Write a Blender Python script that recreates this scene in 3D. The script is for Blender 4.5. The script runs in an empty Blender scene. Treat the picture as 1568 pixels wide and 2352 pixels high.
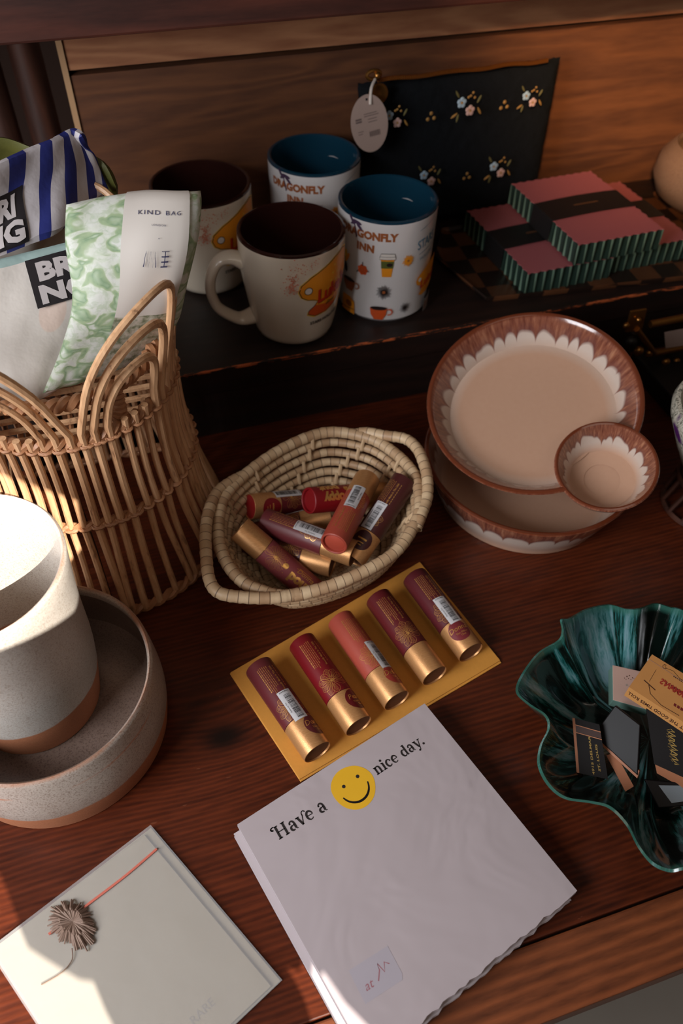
import bpy, bmesh, math, random
from mathutils import Vector, Matrix
C = bpy.context.scene
R_ = math.radians
random.seed(7)

# ------------------------------------------------------------------ camera
F = 1800.0; PITCH = .853958; ROLL = .027543; YAW = .325659; CAMH = .47519
_fw = Vector((math.sin(YAW)*math.cos(PITCH), math.cos(YAW)*math.cos(PITCH), -math.sin(PITCH)))
_r = Vector((math.cos(YAW), -math.sin(YAW), 0)); _u = _r.cross(_fw)
RT = math.cos(ROLL)*_r + math.sin(ROLL)*_u
UP = -math.sin(ROLL)*_r + math.cos(ROLL)*_u
CAM = Vector((0, 0, CAMH))
cd = bpy.data.cameras.new('camera'); cam = bpy.data.objects.new('camera', cd); C.collection.objects.link(cam)
m = Matrix((RT, UP, -_fw)).transposed().to_4x4(); m.translation = CAM; cam.matrix_world = m
cd.sensor_fit = 'VERTICAL'; cd.sensor_height = 36; cd.sensor_width = 24; cd.lens = 36*F/2352
cd.clip_start = .02; cd.dof.use_dof = True; cd.dof.focus_distance = .47; cd.dof.aperture_fstop = 7.5
C.camera = cam

def ray(px, py):
    return RT*((px-784)/F) - UP*((py-1176)/F) + _fw
def P(px, py, z=0.0):                 # point of the place at height z seen at a pixel
    d = ray(px, py); return CAM + d*((z-CAMH)/d.z)
def PY(px, py, y):
    d = ray(px, py); return CAM + d*(y/d.y)

# ------------------------------------------------------------------ light
W = bpy.data.worlds.new('world'); C.world = W; W.use_nodes = True
bg = W.node_tree.nodes['Background']; bg.inputs[0].default_value = (.95, .72, .55, 1); bg.inputs[1].default_value = .10
def area(name, loc, target, sx, sy, power, col):
    l = bpy.data.lights.new(name, 'AREA'); l.shape = 'RECTANGLE'; l.size = sx; l.size_y = sy; l.energy = power; l.color = col
    o = bpy.data.objects.new(name, l); C.collection.objects.link(o); o.location = loc
    o.rotation_euler = (Vector(target)-Vector(loc)).to_track_quat('-Z', 'Y').to_euler(); return o
area('window_daylight', (-.62, -.02, .50), (.08, .32, .04), .42, .45, 9.6, (.94, .96, 1.0))
area('room_daylight', (.10, -.55, 1.15), (.12, .25, .0), .8, .5, 1.5, (1.0, .84, .70))
SUND = Vector((-.22, .72, -.65)).normalized()
sl = bpy.data.lights.new('sun', 'SUN'); sl.energy = 11; sl.angle = R_(.12); sl.color = (1, .93, .82)
so = bpy.data.objects.new('sun', sl); C.collection.objects.link(so); so.rotation_euler = SUND.to_track_quat('-Z', 'Y').to_euler(); so.location = (.4, -1.5, 1.5)
sp = bpy.data.lights.new('warm_spot', 'SPOT'); sp.energy = 150; sp.color = (1, .62, .32); sp.spot_size = R_(17); sp.spot_blend = 1; sp.shadow_soft_size = .05  # added spot, no lamp there: stands in for soft sun on the back board
spo = bpy.data.objects.new('warm_spot', sp); C.collection.objects.link(spo); spo.location = (-.25, -.35, .80)
spo.rotation_euler = (Vector((.55, .70, .225))-spo.location).to_track_quat('-Z', 'Y').to_euler()
C.view_settings.view_transform = 'Standard'; C.view_settings.look = 'None'; C.view_settings.gamma = 1
C.view_settings.exposure = 0.0; C.view_settings.use_curve_mapping = False

# ------------------------------------------------------------------ materials
def lin(c): return tuple(((v/255)/12.92 if v/255 <= .04045 else ((v/255+.055)/1.055)**2.4) for v in c)
MATS = {}
class NT:
    def __init__(s, name):
        s.m = bpy.data.materials.new(name); s.m.use_nodes = True; s.t = s.m.node_tree
        s.b = s.t.nodes['Principled BSDF']
    def n(s, typ, **kw):
        x = s.t.nodes.new(typ)
        for k, v in kw.items():
            if k.startswith('i_'):
                x.inputs[k[2:].replace('_', ' ')].default_value = v
            else: setattr(x, k, v)
        return x
    def l(s, a, b): s.t.links.new(a, b)
    def math(s, op, a, b=None, c=None):
        x = s.t.nodes.new('ShaderNodeMath'); x.operation = op
        for i, v in enumerate((a, b, c)):
            if v is None: continue
            if isinstance(v, (int, float)): x.inputs[i].default_value = v
            else: s.l(v, x.inputs[i])
        return x.outputs[0]
    def mix(s, f, a, b, mode='MIX'):
        x = s.t.nodes.new('ShaderNodeMix'); x.data_type = 'RGBA'; x.blend_type = mode
        for i, v in ((0, f), (6, a), (7, b)):
            if isinstance(v, (int, float)): x.inputs[i].default_value = v if i == 0 else (v, v, v, 1)
            elif isinstance(v, tuple): x.inputs[i].default_value = (*v[:3], 1)
            else: s.l(v, x.inputs[i])
        return x.outputs[2]
    def coord(s, kind='Object', scale=(1, 1, 1), rot=(0, 0, 0), loc=(0, 0, 0)):
        tc = s.n('ShaderNodeTexCoord'); mp = s.n('ShaderNodeMapping')
        mp.inputs['Scale'].default_value = scale; mp.inputs['Rotation'].default_value = rot; mp.inputs['Location'].default_value = loc
        s.l(tc.outputs[kind], mp.inputs[0]); return mp.outputs[0]
    def noise(s, vec, scale, detail=3, rough=.5, dist=0.0):
        x = s.n('ShaderNodeTexNoise'); x.inputs['Scale'].default_value = scale; x.inputs['Detail'].default_value = detail
        x.inputs['Roughness'].default_value = rough; x.inputs['Distortion'].default_value = dist
        if vec is not None: s.l(vec, x.inputs['Vector'])
        return x.outputs[0]
    def ramp(s, f, stops, interp='LINEAR'):
        x = s.n('ShaderNodeValToRGB'); cr = x.color_ramp; cr.interpolation = interp
        while len(cr.elements) < len(stops): cr.elements.new(.5)
        for e, (p, c) in zip(cr.elements, stops):
            e.position = p; e.color = (*c[:3], 1) if not isinstance(c, (int, float)) else (c, c, c, 1)
        s.l(f, x.inputs[0]); return x.outputs[0]
    def bump(s, h, strength=.3, dist=.001):
        x = s.n('ShaderNodeBump'); x.inputs['Strength'].default_value = strength; x.inputs['Distance'].default_value = dist
        s.l(h, x.inputs['Height']); s.l(x.outputs[0], s.b.inputs['Normal'])
    def col(s, v):
        if isinstance(v, tuple): s.b.inputs['Base Color'].default_value = (*v[:3], 1)
        else: s.l(v, s.b.inputs['Base Color'])
    def rough(s, v, spec=None):
        if isinstance(v, (int, float)): s.b.inputs['Roughness'].default_value = v
        else: s.l(v, s.b.inputs['Roughness'])
        if spec is not None: s.b.inputs['Specular IOR Level'].default_value = spec

def plain(name, c, rough=.5, metal=0.0, var=.06, scale=60, bump=0.0, bscale=300, coat=0.0, spec=.5, kind='Object'):
    """one coloured material, slightly mottled so that nothing is perfectly even"""
    k = NT(name); base = lin(c) if max(c) > 1 else c
    v = k.coord(kind)
    f = k.noise(v, scale, 4)
    k.col(k.mix(f, tuple(x*(1-var) for x in base), tuple(min(1, x*(1+var)) for x in base)))
    k.rough(rough, spec); k.b.inputs['Metallic'].default_value = metal; k.b.inputs['Coat Weight'].default_value = coat
    if bump: k.bump(k.noise(v, bscale, 5, .6), bump, .0006)
    return k.m
def wood(name, dark, light, rough=.4, gs=1.0, axis='X', knots=(), ring=260, warp=1.0, contrast=1.0, edge=None, coat=0.0, spec=.5):
    k = NT(name)
    tc = k.n('ShaderNodeTexCoord'); sx = k.n('ShaderNodeSeparateXYZ'); k.l(tc.outputs['Object'], sx.inputs[0])
    sc = (1.3, 9, 9) if axis == 'X' else (9, 9, 1.3)
    mp = k.n('ShaderNodeMapping'); mp.inputs['Scale'].default_value = tuple(s*gs for s in sc); k.l(tc.outputs['Object'], mp.inputs[0])
    big = k.noise(mp.outputs[0], 1.6, 3, .5, .4)
    fine = k.noise(mp.outputs[0], 26, 5, .65, .1)
    cross = sx.outputs[1] if axis == 'X' else sx.outputs[0]
    # plain-sawn lines follow height too so that front faces carry grain
    fld = k.math('MULTIPLY', k.math('ADD', cross, k.math('MULTIPLY', sx.outputs[2], .6) if axis == 'X' else k.math('MULTIPLY', sx.outputs[1], .6)), ring)
    fld = k.math('ADD', fld, k.math('MULTIPLY', big, 26*warp))
    dk = None
    for (kx, ky, kr) in knots:
        dx = k.math('MULTIPLY', k.math('SUBTRACT', sx.outputs[0], kx), .62); dy = k.math('SUBTRACT', sx.outputs[1], ky)
        d2 = k.math('ADD', k.math('MULTIPLY', dx, dx), k.math('MULTIPLY', dy, dy))
        g = k.math('POWER', 2.718, k.math('MULTIPLY', d2, -1/(2.2*kr)**2))
        fld = k.math('ADD', fld, k.math('MULTIPLY', g, 30))
        g2 = k.math('POWER', 2.718, k.math('MULTIPLY', k.math('POWER', d2, 1.5), -1/(kr*.62)**3))
        dk = g2 if dk is None else k.math('MAXIMUM', dk, g2)
    s = k.math('ADD', k.math('MULTIPLY', k.math('SINE', fld), .5), .5)
    s = k.math('POWER', s, 1.5)
    f = k.math('ADD', k.math('MULTIPLY', s, .34*contrast), k.math('MULTIPLY', fine, .55)); f = k.math('ADD', f, k.math('MULTIPLY', k.math('SUBTRACT', big, .5), .7*contrast))
    d, l_ = lin(dark), lin(light)
    colr = k.ramp(f, [(.12, d), (.55, tuple((a+b)/2 for a, b in zip(d, l_))), (.95, l_)])
    if dk is not None: colr = k.mix(dk, colr, lin((22, 10, 7)))
    # fine scratches
    sv = k.coord('Object', (30, 160, 1), (0, 0, .5)); scn = k.noise(sv, 3, 2, .5, .3)
    scr = k.math('GREATER_THAN', scn, .76)
    colr = k.mix(k.math('MULTIPLY', scr, .12), colr, lin((170, 110, 80)))
    if edge:
        y0, z0 = edge
        mk = k.math('MULTIPLY', k.math('LESS_THAN', k.math('ABSOLUTE', k.math('SUBTRACT', sx.outputs[1], y0)), .0016), k.math('GREATER_THAN', sx.outputs[2], z0-.0022))
        nn = k.noise(k.coord('Object', (40, 300, 300)), 1.4, 5, .75)
        mk = k.math('MULTIPLY', mk, k.math('GREATER_THAN', nn, .52))
        colr = k.mix(mk, colr, lin((190, 95, 50)))
    k.col(colr)
    k.rough(k.math('ADD', rough, k.math('MULTIPLY', fine, .12)), spec); k.b.inputs['Coat Weight'].default_value = coat; k.b.inputs['Coat Roughness'].default_value = .25
    k.bump(k.math('ADD', fine, k.math('MULTIPLY', s, .4)), .12, .0006)
    return k.m

# ------------------------------------------------------------------ builders
COL = C.collection
class MB:
    def __init__(s): s.v = []; s.f = []; s.fm = []; s.uv = []; s.mats = []
    def slot(s, m):
        if m not in s.mats: s.mats.append(m)
        return s.mats.index(m)
    def face(s, idx, m, uv=None):
        s.f.append(tuple(idx)); s.fm.append(s.slot(m)); s.uv.append(uv)
    def grid(s, pts, m, cu=False, cv=False, uvf=None, flip=False):
        """pts[i][j] -> surface; cu closes the i direction, cv the j direction"""
        b = len(s.v); n = len(pts); k = len(pts[0])
        for row in pts:
            for p in row: s.v.append(Vector(p))
        for i in range(n if cu else n-1):
            i2 = (i+1) % n
            for j in range(k if cv else k-1):
                j2 = (j+1) % k
                q = [b+i*k+j, b+i2*k+j, b+i2*k+j2, b+i*k+j2]
                uu = [(i/ (n if cu else n-1), j/(k if cv else k-1)), ((i+1)/(n if cu else n-1), j/(k if cv else k-1)), ((i+1)/(n if cu else n-1), (j+1)/(k if cv else k-1)), (i/(n if cu else n-1), (j+1)/(k if cv else k-1))]
                if uvf: uu = [uvf(*x) for x in uu]
                if flip: q.reverse(); uu.reverse()
                mm = m(i/(n-1 or 1), (j+.5)/(k-1 or 1)) if callable(m) else m
                s.face(q, mm, uu)
        return b
    def poly(s, pts, m):
        b = len(s.v); s.v += [Vector(p) for p in pts]; s.face(range(b, b+len(pts)), m)
    def lathe(s, prof, m, n=64, M=None, uvf=None):
        """prof: (r, z) list, outer wall upwards then inner wall downwards"""
        M = M or Matrix(); pts = []
        for i in range(n):
            a = 2*math.pi*i/n
            pts.append([M @ Vector((r*math.cos(a), r*math.sin(a), z)) for r, z in prof])
        L = [0]
        for a, b in zip(prof, prof[1:]): L.append(L[-1]+math.hypot(a[0]-b[0], a[1]-b[1]))
        T = L[-1] or 1; k = len(prof)
        def uv2(u, v):
            x = v*(k-1); i = min(int(x), k-2); fr = x-i
            return (u, (L[i]+(L[i+1]-L[i])*fr)/T)
        s.grid(pts, m, cu=True, uvf=uvf or uv2)
    def tube(s, path, r, m, n=8, closed=False, cap=True, up=None):
        path = [Vector(p) for p in path]; N = len(path)
        rad = r if callable(r) else (lambda t: r)
        rings = []; prev = None
        for i, p in enumerate(path):
            a = path[(i-1) % N] if (closed or i > 0) else p; b = path[(i+1) % N] if (closed or i < N-1) else p
            t = (b-a).normalized()
            if prev is None:
                ref = up or (Vector((0, 0, 1)) if abs(t.z) < .9 else Vector((1, 0, 0)))
                nn = (ref - t*ref.dot(t)).normalized()
            else: nn = (prev - t*prev.dot(t)).normalized()
            prev = nn; bb = t.cross(nn); q = rad(i/max(1, N-1))
            rings.append([p + nn*(q*math.cos(2*math.pi*k/n)) + bb*(q*math.sin(2*math.pi*k/n)) for k in range(n)])
        b0 = s.grid(rings, m, cu=closed, cv=True)
        if cap and not closed:
            s.face([b0+k for k in range(n)], m); s.face([b0+(N-1)*n+k for k in range(n)][::-1], m)
    def box(s, lo, hi, m, M=None):
        M = M or Matrix(); x0, y0, z0 = lo; x1, y1, z1 = hi
        b = len(s.v)
        for z in (z0, z1):
            for x, y in ((x0, y0), (x1, y0), (x1, y1), (x0, y1)): s.v.append(M @ Vector((x, y, z)))
        for q in ((3, 2, 1, 0), (4, 5, 6, 7), (0, 1, 5, 4), (1, 2, 6, 5), (2, 3, 7, 6), (3, 0, 4, 7)): s.face([b+i for i in q], m)
    def prism(s, pts, dz, m, mside=None):
        """pts: 3D outline, dz: Vector of extrusion upward"""
        b = len(s.v); n = len(pts); s.v += [Vector(p) for p in pts] + [Vector(p)+dz for p in pts]
        s.face([b+i for i in range(n)][::-1], m); s.face([b+n+i for i in range(n)], m)
        for i in range(n): s.face([b+i, b+(i+1) % n, b+n+(i+1) % n, b+n+i], mside or m)
    def sphere(s, c, r, m, n=10, sc=(1, 1, 1)):
        pts = [[Vector(c)+Vector((sc[0]*r*math.sin(math.pi*j/n)*math.cos(2*math.pi*i/(2*n)), sc[1]*r*math.sin(math.pi*j/n)*math.sin(2*math.pi*i/(2*n)), sc[2]*r*math.cos(math.pi*j/n))) for j in range(n+1)] for i in range(2*n)]
        s.grid(pts, m, cu=True)
    def prints(s, items, fn, lift=.00006):
        """flat artwork (2D triangles) laid on a surface by fn(u, v, height)"""
        for li, (tris, mt) in enumerate(items):
            b = len(s.v); cache = {}
            for t in tris:
                idx = []
                for p in t:
                    k = (round(p[0], 6), round(p[1], 6))
                    if k not in cache: cache[k] = len(s.v); s.v.append(Vector(fn(p[0], p[1], lift*(1+li*.5))))
                    idx.append(cache[k])
                if len(set(idx)) == 3: s.face(idx, mt)
    def build(s, name, parent=None, smooth=True, bevel=0.0, world=True, sharp=40, sub=0, solid=0.0):
        me = bpy.data.meshes.new(name); inv = None
        v = s.v
        if parent is not None and world:
            inv = wmat(parent).inverted(); v = [inv @ p for p in v]
        me.from_pydata([tuple(p) for p in v], [], s.f)
        for mt in s.mats: me.materials.append(mt)
        me.polygons.foreach_set('material_index', s.fm)
        if any(u is not None for u in s.uv):
            uvl = me.uv_layers.new(name='uv'); li = 0; dat = []
            for f, u in zip(s.f, s.uv):
                for k in range(len(f)): dat += list(u[k]) if u is not None else [0, 0]
            uvl.data.foreach_set('uv', dat)
        bm = bmesh.new(); bm.from_mesh(me); bmesh.ops.recalc_face_normals(bm, faces=[f for f in bm.faces]) if not getattr(s, 'keep', False) else None
        bm.to_mesh(me); bm.free()
        me.polygons.foreach_set('use_smooth', [smooth]*len(me.polygons))
        if smooth:
            try: me.set_sharp_from_angle(angle=R_(sharp))
            except Exception: pass
        me.update()
        o = bpy.data.objects.new(name, me); COL.objects.link(o)
        if parent is not None: o.parent = parent
        if solid:
            md = o.modifiers.new('s', 'SOLIDIFY'); md.thickness = solid; md.offset = 0
        if bevel:
            md = o.modifiers.new('b', 'BEVEL'); md.width = bevel; md.segments = 2; md.limit_method = 'ANGLE'; md.angle_limit = R_(50)
        if sub:
            md = o.modifiers.new('u', 'SUBSURF'); md.levels = sub; md.render_levels = sub
        return o
def wmat(o):
    m = Matrix.LocRotScale(o.location, o.rotation_euler, o.scale)
    return wmat(o.parent) @ m if o.parent else m
def tag(o, label=None, cat=None, group=None, kind=None):
    if label: o['label'] = label
    if cat: o['category'] = cat
    if group: o['group'] = group
    if kind: o['kind'] = kind
    return o
def thing(name, label, cat, loc=(0, 0, 0), rotz=0.0, group=None):
    o = bpy.data.objects.new(name, None); COL.objects.link(o); o.empty_display_size = .01
    o.location = loc; o.rotation_euler = (0, 0, rotz); return tag(o, label, cat, group)
def dup(root, loc, rotz, label, group=None):
    r = root.copy(); COL.objects.link(r); r.location = loc; r.rotation_euler = (0, 0, rotz); r['label'] = label
    if group: r['group'] = group
    for ch in list(root.children):
        c = ch.copy(); COL.objects.link(c); c.parent = r
        for g in list(ch.children):
            d = g.copy(); COL.objects.link(d); d.parent = c
    return r
def smoothpts(pts, n, closed=False):
    """Catmull-Rom through the points, n samples per span"""
    pts = [Vector(p) for p in pts]; N = len(pts); out = []
    for i in range(N if closed else N-1):
        g = lambda k: pts[k % N] if closed else pts[max(0, min(N-1, k))]
        a, b, c, d = g(i-1), g(i), g(i+1), g(i+2)
        for k in range(n):
            t = k/n; out.append(.5*((2*b)+(c-a)*t+(2*a-5*b+4*c-d)*t*t+(3*b-a-3*c+d)*t**3))
    if not closed: out.append(pts[-1])
    return out
def net(rows, nu, nv):
    """smooth surface through a control net rows[i][j]"""
    A = [smoothpts(r, nv) for r in rows]
    cols = [smoothpts([A[i][j] for i in range(len(A))], nu) for j in range(len(A[0]))]
    return [[cols[j][i] for j in range(len(cols))] for i in range(len(cols[0]))]
def pillow(mb, S, m, thick, uvf=None, edge=.0):
    """closed soft sheet around surface grid S with rounded thickness"""
    n = len(S); k = len(S[0]); N = [[None]*k for _ in range(n)]
    for i in range(n):
        for j in range(k):
            a = S[min(n-1, i+1)][j]-S[max(0, i-1)][j]; b = S[i][min(k-1, j+1)]-S[i][max(0, j-1)]
            N[i][j] = b.cross(a).normalized()
    def th(i, j):
        u, v = i/(n-1), j/(k-1); w = min(1, min(u, 1-u)*9)*min(1, min(v, 1-v)*9)
        return thick*math.sqrt(max(0, 1-(1-w)**2))+edge
    top = [[S[i][j]+N[i][j]*th(i, j) for j in range(k)] for i in range(n)]
    bot = [[S[i][j]-N[i][j]*th(i, j) for j in range(k)] for i in range(n)]
    mb.grid(top, m, uvf=uvf); mb.grid(bot, m, uvf=uvf, flip=True)
    return top, N

# ---------------------------------------------------------------- flat artwork helpers (2D, metres)
_fc = {}
def text2d(txt, size=1.0, shear=0.0, bold=0.0, spacing=1.0):
    key = (txt, shear, bold, spacing)
    if key not in _fc:
        cu = bpy.data.curves.new('t', 'FONT'); cu.body = txt; cu.shear = shear; cu.offset = bold; cu.space_character = spacing; cu.resolution_u = 2
        ob = bpy.data.objects.new('t', cu); COL.objects.link(ob)
        dg = bpy.context.evaluated_depsgraph_get(); me = bpy.data.meshes.new_from_object(ob.evaluated_get(dg))
        me.calc_loop_triangles(); vs = [v.co.copy() for v in me.vertices]
        _fc[key] = [[(vs[i].x, vs[i].y) for i in t.vertices] for t in me.loop_triangles]
        bpy.data.objects.remove(ob); bpy.data.curves.remove(cu); bpy.data.meshes.remove(me)
    T = _fc[key]
    if not T: return []
    xs = [p[0] for t in T for p in t]; ys = [p[1] for t in T for p in t]; cx = (min(xs)+max(xs))/2
    return [[((x-cx)*size, y*size) for x, y in t] for t in T]
def xf(tris, dx=0, dy=0, rot=0, s=1, sx=1):
    c, sn = math.cos(rot), math.sin(rot)
    return [[(dx+(x*sx*c-y*sn)*s, dy+(x*sx*sn+y*c)*s) for x, y in t] for t in tris]
def fan(pts):
    """triangulate a simple outline"""
    bm = bmesh.new(); vs = [bm.verts.new((x, y, 0)) for x, y in pts]; f = bm.faces.new(vs)
    bmesh.ops.triangulate(bm, faces=[f], ngon_method='EAR_CLIP')
    out = [[(v.co.x, v.co.y) for v in q.verts] for q in bm.faces]; bm.free(); return out
def ell(cx, cy, rx, ry=None, rot=0, n=20):
    ry = ry or rx; c, s = math.cos(rot), math.sin(rot)
    p = [(cx+rx*math.cos(a)*c-ry*math.sin(a)*s, cy+rx*math.cos(a)*s+ry*math.sin(a)*c) for a in [2*math.pi*i/n for i in range(n)]]
    return [[(cx, cy), p[i], p[(i+1) % n]] for i in range(n)]
def line(pts, w, closed=False, w2=None, rnd=False):
    out = []; n = len(pts); w2 = w if w2 is None else w2
    L = []; R = []
    for i, (x, y) in enumerate(pts):
        a = pts[(i-1) % n] if (closed or i) else pts[i]; b = pts[(i+1) % n] if (closed or i < n-1) else pts[i]
        dx, dy = b[0]-a[0], b[1]-a[1]; d = math.hypot(dx, dy) or 1; t = i/max(1, n-1)
        ww = (w(t) if callable(w) else w+(w2-w)*t)/2; L.append((x-dy/d*ww, y+dx/d*ww)); R.append((x+dy/d*ww, y-dx/d*ww))
        if rnd: out += ell(x, y, ww, n=8)
    for i in range(n if closed else n-1):
        j = (i+1) % n; out += [[L[i], R[i], R[j]], [L[i], R[j], L[j]]]
    return out
def arc(cx, cy, rx, ry, a0, a1, n=16):
    return [(cx+rx*math.cos(R_(a0+(a1-a0)*i/n)), cy+ry*math.sin(R_(a0+(a1-a0)*i/n))) for i in range(n+1)]
def rect(x0, y0, x1, y1): return [[(x0, y0), (x1, y0), (x1, y1)], [(x0, y0), (x1, y1), (x0, y1)]]
def dice(tris, step):
    """cut triangles until their edges are short, for laying on curved things"""
    out = []; st = list(tris)
    while st:
        t = st.pop(); e = [math.dist(t[i], t[(i+1) % 3]) for i in range(3)]; k = e.index(max(e))
        if e[k] <= step: out.append(t); continue
        a, b, c = t[k], t[(k+1) % 3], t[(k+2) % 3]; mm = ((a[0]+b[0])/2, (a[1]+b[1])/2)
        st += [[a, mm, c], [mm, b, c]]
    return out

# ================================================================== THE SETTING
SY = .5087; SH = .0704; WY = .7037
kn = P(515, 1692); kn2 = P(1010, 2260)
M_table = wood('table_wood', (44, 17, 10), (134, 59, 27), .30, knots=((kn.x, kn.y-.3, .015),), ring=1700, warp=1.6, contrast=.36, coat=.0, spec=.28)
M_front = wood('front_wood', (66, 32, 18), (162, 88, 48), .35, ring=900, warp=.6, gs=1.4, contrast=.7)
M_dark = wood('dark_wood', (17, 10, 8), (50, 27, 18), .45, ring=500, warp=.8, contrast=.5, edge=(SY-.6, SH))
M_shelf = wood('overhead_wood', (30, 13, 10), (92, 44, 30), .5, ring=300)
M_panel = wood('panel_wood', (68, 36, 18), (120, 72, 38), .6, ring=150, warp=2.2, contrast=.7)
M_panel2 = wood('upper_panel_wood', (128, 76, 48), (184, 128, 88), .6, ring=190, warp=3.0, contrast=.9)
M_strip = plain('pale_edge', (176, 138, 100), .6)
M_floor = plain('grey_floor', (150, 142, 132), .6, var=.15, scale=9)
M_plaster = plain('dim_wall', (60, 38, 28), .8)

def struct(name, mb): return tag(mb.build(name, smooth=False), kind='structure')
b = MB(); b.box((-1.1, -1.2, -.80), (1.6, 1.3, -.76), M_floor); struct('floor', b)
b = MB(); b.box((-1.1, 1.20, -.76), (1.6, 1.26, 2.2), M_plaster); struct('wall_back', b)
# unseen screen added behind the viewer, its holes shaped to give the sun patches
def screen_hit(q):
    t = (q.y+1.0)/SUND.y; return (q.x-SUND.x*t, q.z-SUND.z*t)
def g2(x, y): return Vector((x, y, 0))
A = [g2(-.50, .02), g2(-.068, .02), P(345, 2480), P(285, 2352), P(232, 2250), P(205, 2186), P(175, 2182), P(140, 2162), P(100, 2138), P(60, 2112), P(44, 2075), P(22, 2020), P(0, 1962), g2(-.150, .215), g2(-.178, .26), g2(-.184, .40), g2(-.100, .408), g2(-.082, .44), g2(-.090, .49), g2(-.150, .54), g2(-.165, .62), g2(-.50, .66)]
Cc = [P(636, 2166), P(664, 2205), P(690, 2256), P(704, 2300), P(712, 2352), P(716, 2480), P(1010, 2480), P(880, 2352), P(800, 2255), P(735, 2190), P(690, 2125), P(684, 2130), P(676, 2180)]
cu = bpy.data.curves.new('w', 'CURVE'); cu.dimensions = '2D'; cu.fill_mode = 'BOTH'; cu.extrude = .0015
for pl in ([(-1.1, -.76), (1.6, -.76), (1.6, 2.2), (-1.1, 2.2)], [screen_hit(q) for q in A], [screen_hit(q) for q in Cc]):
    s_ = cu.splines.new('POLY'); s_.points.add(len(pl)-1); s_.use_cyclic_u = True
    for k, q in enumerate(pl): s_.points[k].co = (q[0], q[1], 0, 1)
ob = bpy.data.objects.new('w', cu); COL.objects.link(ob)
me = bpy.data.meshes.new_from_object(ob.evaluated_get(bpy.context.evaluated_depsgraph_get()))
bpy.data.objects.remove(ob); bpy.data.curves.remove(cu)
for v in me.vertices: v.co = Vector((v.co.x, -1.01+v.co.z, v.co.y))
me.materials.clear(); me.materials.append(M_plaster)
ob = bpy.data.objects.new('sun_screen', me); COL.objects.link(ob); tag(ob, kind='structure')

# ================================================================== THE DESK
desk = thing('wooden_desk', 'dark reddish brown wooden desk with a knot and worn grain carrying the goods', 'desk', (0, .3, -.76))
b = MB(); b.box((-.72, .0662, -.032), (1.15, .98, 0), M_table); b.build('desk_top', desk, smooth=False, bevel=.0008)
b = MB(); b.box((-.72, .0297, -.033), (1.15, .0650, -.0006), M_front); b.build('front_board', desk, smooth=False, bevel=.0012)
for (x, y) in ((-.68, .06), (1.1, .06), (-.68, .93), (1.1, .93)):
    b = MB(); b.box((x-.03, y-.02, -.76), (x+.03, y+.03, -.033), M_dark); b.build('desk_leg', desk, smooth=False)
shelf = thing('raised_shelf', 'low dark wooden riser shelf with a chipped front edge under the mugs and pouch', 'shelf', (.2, .6, 0))
b = MB(); b.box((-.34, SY, SH-.024), (1.1, WY-.001, SH), M_dark); b.build('shelf_board', shelf, smooth=False, bevel=.0007)
b = MB(); b.box((-.33, SY+.002, 0.0002), (1.09, SY+.022, SH-.0242), M_dark); b.build('riser_board', shelf, smooth=False)
b = MB(); b.box((-.33, .66, 0.0002), (1.09, .68, SH-.0242), M_dark); b.build('riser_board', shelf, smooth=False)
pan = thing('wooden_back_board', 'honey brown plywood back board of two boards split by a dark gap', 'board', (.5, WY+.01, 0))
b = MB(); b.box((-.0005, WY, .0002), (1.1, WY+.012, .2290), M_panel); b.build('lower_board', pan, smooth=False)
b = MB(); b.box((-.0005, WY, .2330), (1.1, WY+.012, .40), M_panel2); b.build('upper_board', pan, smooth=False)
b = MB(); b.box((-.0055, WY-.002, .0002), (-.0009, WY+.014, .40), M_strip); b.build('edge_strip', pan, smooth=False)
b = MB(); b.box((-.004, WY+.013, .0002), (1.1, WY+.018, .40), M_dark); b.build('backing', pan, smooth=False)
over = MB(); over.box((-.6, .60, .2865), (1.2, .699, .46), M_shelf)
tag(over.build('overhead_shelf', smooth=False, bevel=.002), 'dark red brown wooden beam of the upper shelf across the top', 'shelf')
M_post = wood('post_wood', (42, 22, 16), (92, 52, 36), .45, axis='Z', ring=300)
for (px, py, r, lb) in ((78, 200, .015, 'round dark wooden post nearer the pale edge of the back board'), (2, 270, .014, 'round dark wooden post at the left edge behind the bags')):
    q = PY(px, py, .80)
    b = MB(); b.lathe([(0, 0), (r*1.05, 0), (r, .02), (r*.92, .25), (r, .44), (r*1.1, .5), (0, .5)], M_post, 28, Matrix.Translation((q.x, .80, .0)))
    tag(b.build('wooden_post'), lb, 'post', 'round posts behind the display')

# ================================================================== MUGS
M_cream = plain('cream_glaze', (214, 200, 180), .16, var=.03, coat=.5)
M_white = plain('white_glaze', (210, 205, 204), .15, var=.02, coat=.5)
M_brown_in = plain('brown_glaze', (44, 20, 16), .18, coat=.5)
M_blue_in = plain('blue_glaze', (17, 50, 67), .18, coat=.5)
I_or = plain('orange_ink', (226, 142, 34), .3); I_or2 = plain('deep_orange_ink', (205, 82, 34), .3); I_red = plain('red_ink', (196, 52, 28), .3)
I_br = plain('rust_ink', (150, 84, 44), .35); I_dk = plain('dark_ink', (36, 26, 26), .4); I_bl = plain('blue_ink', (88, 124, 148), .4)
I_ye = plain('yellow_ink', (226, 178, 66), .35); I_gr = plain('olive_ink', (84, 92, 42), .4); I_pur = plain('plum_ink', (66, 46, 72), .4)
I_gy = plain('grey_ink', (150, 146, 146), .4); I_wh = plain('white_ink', (214, 206, 198), .4); I_pk = plain('salmon_ink', (208, 128, 104), .4)

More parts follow.
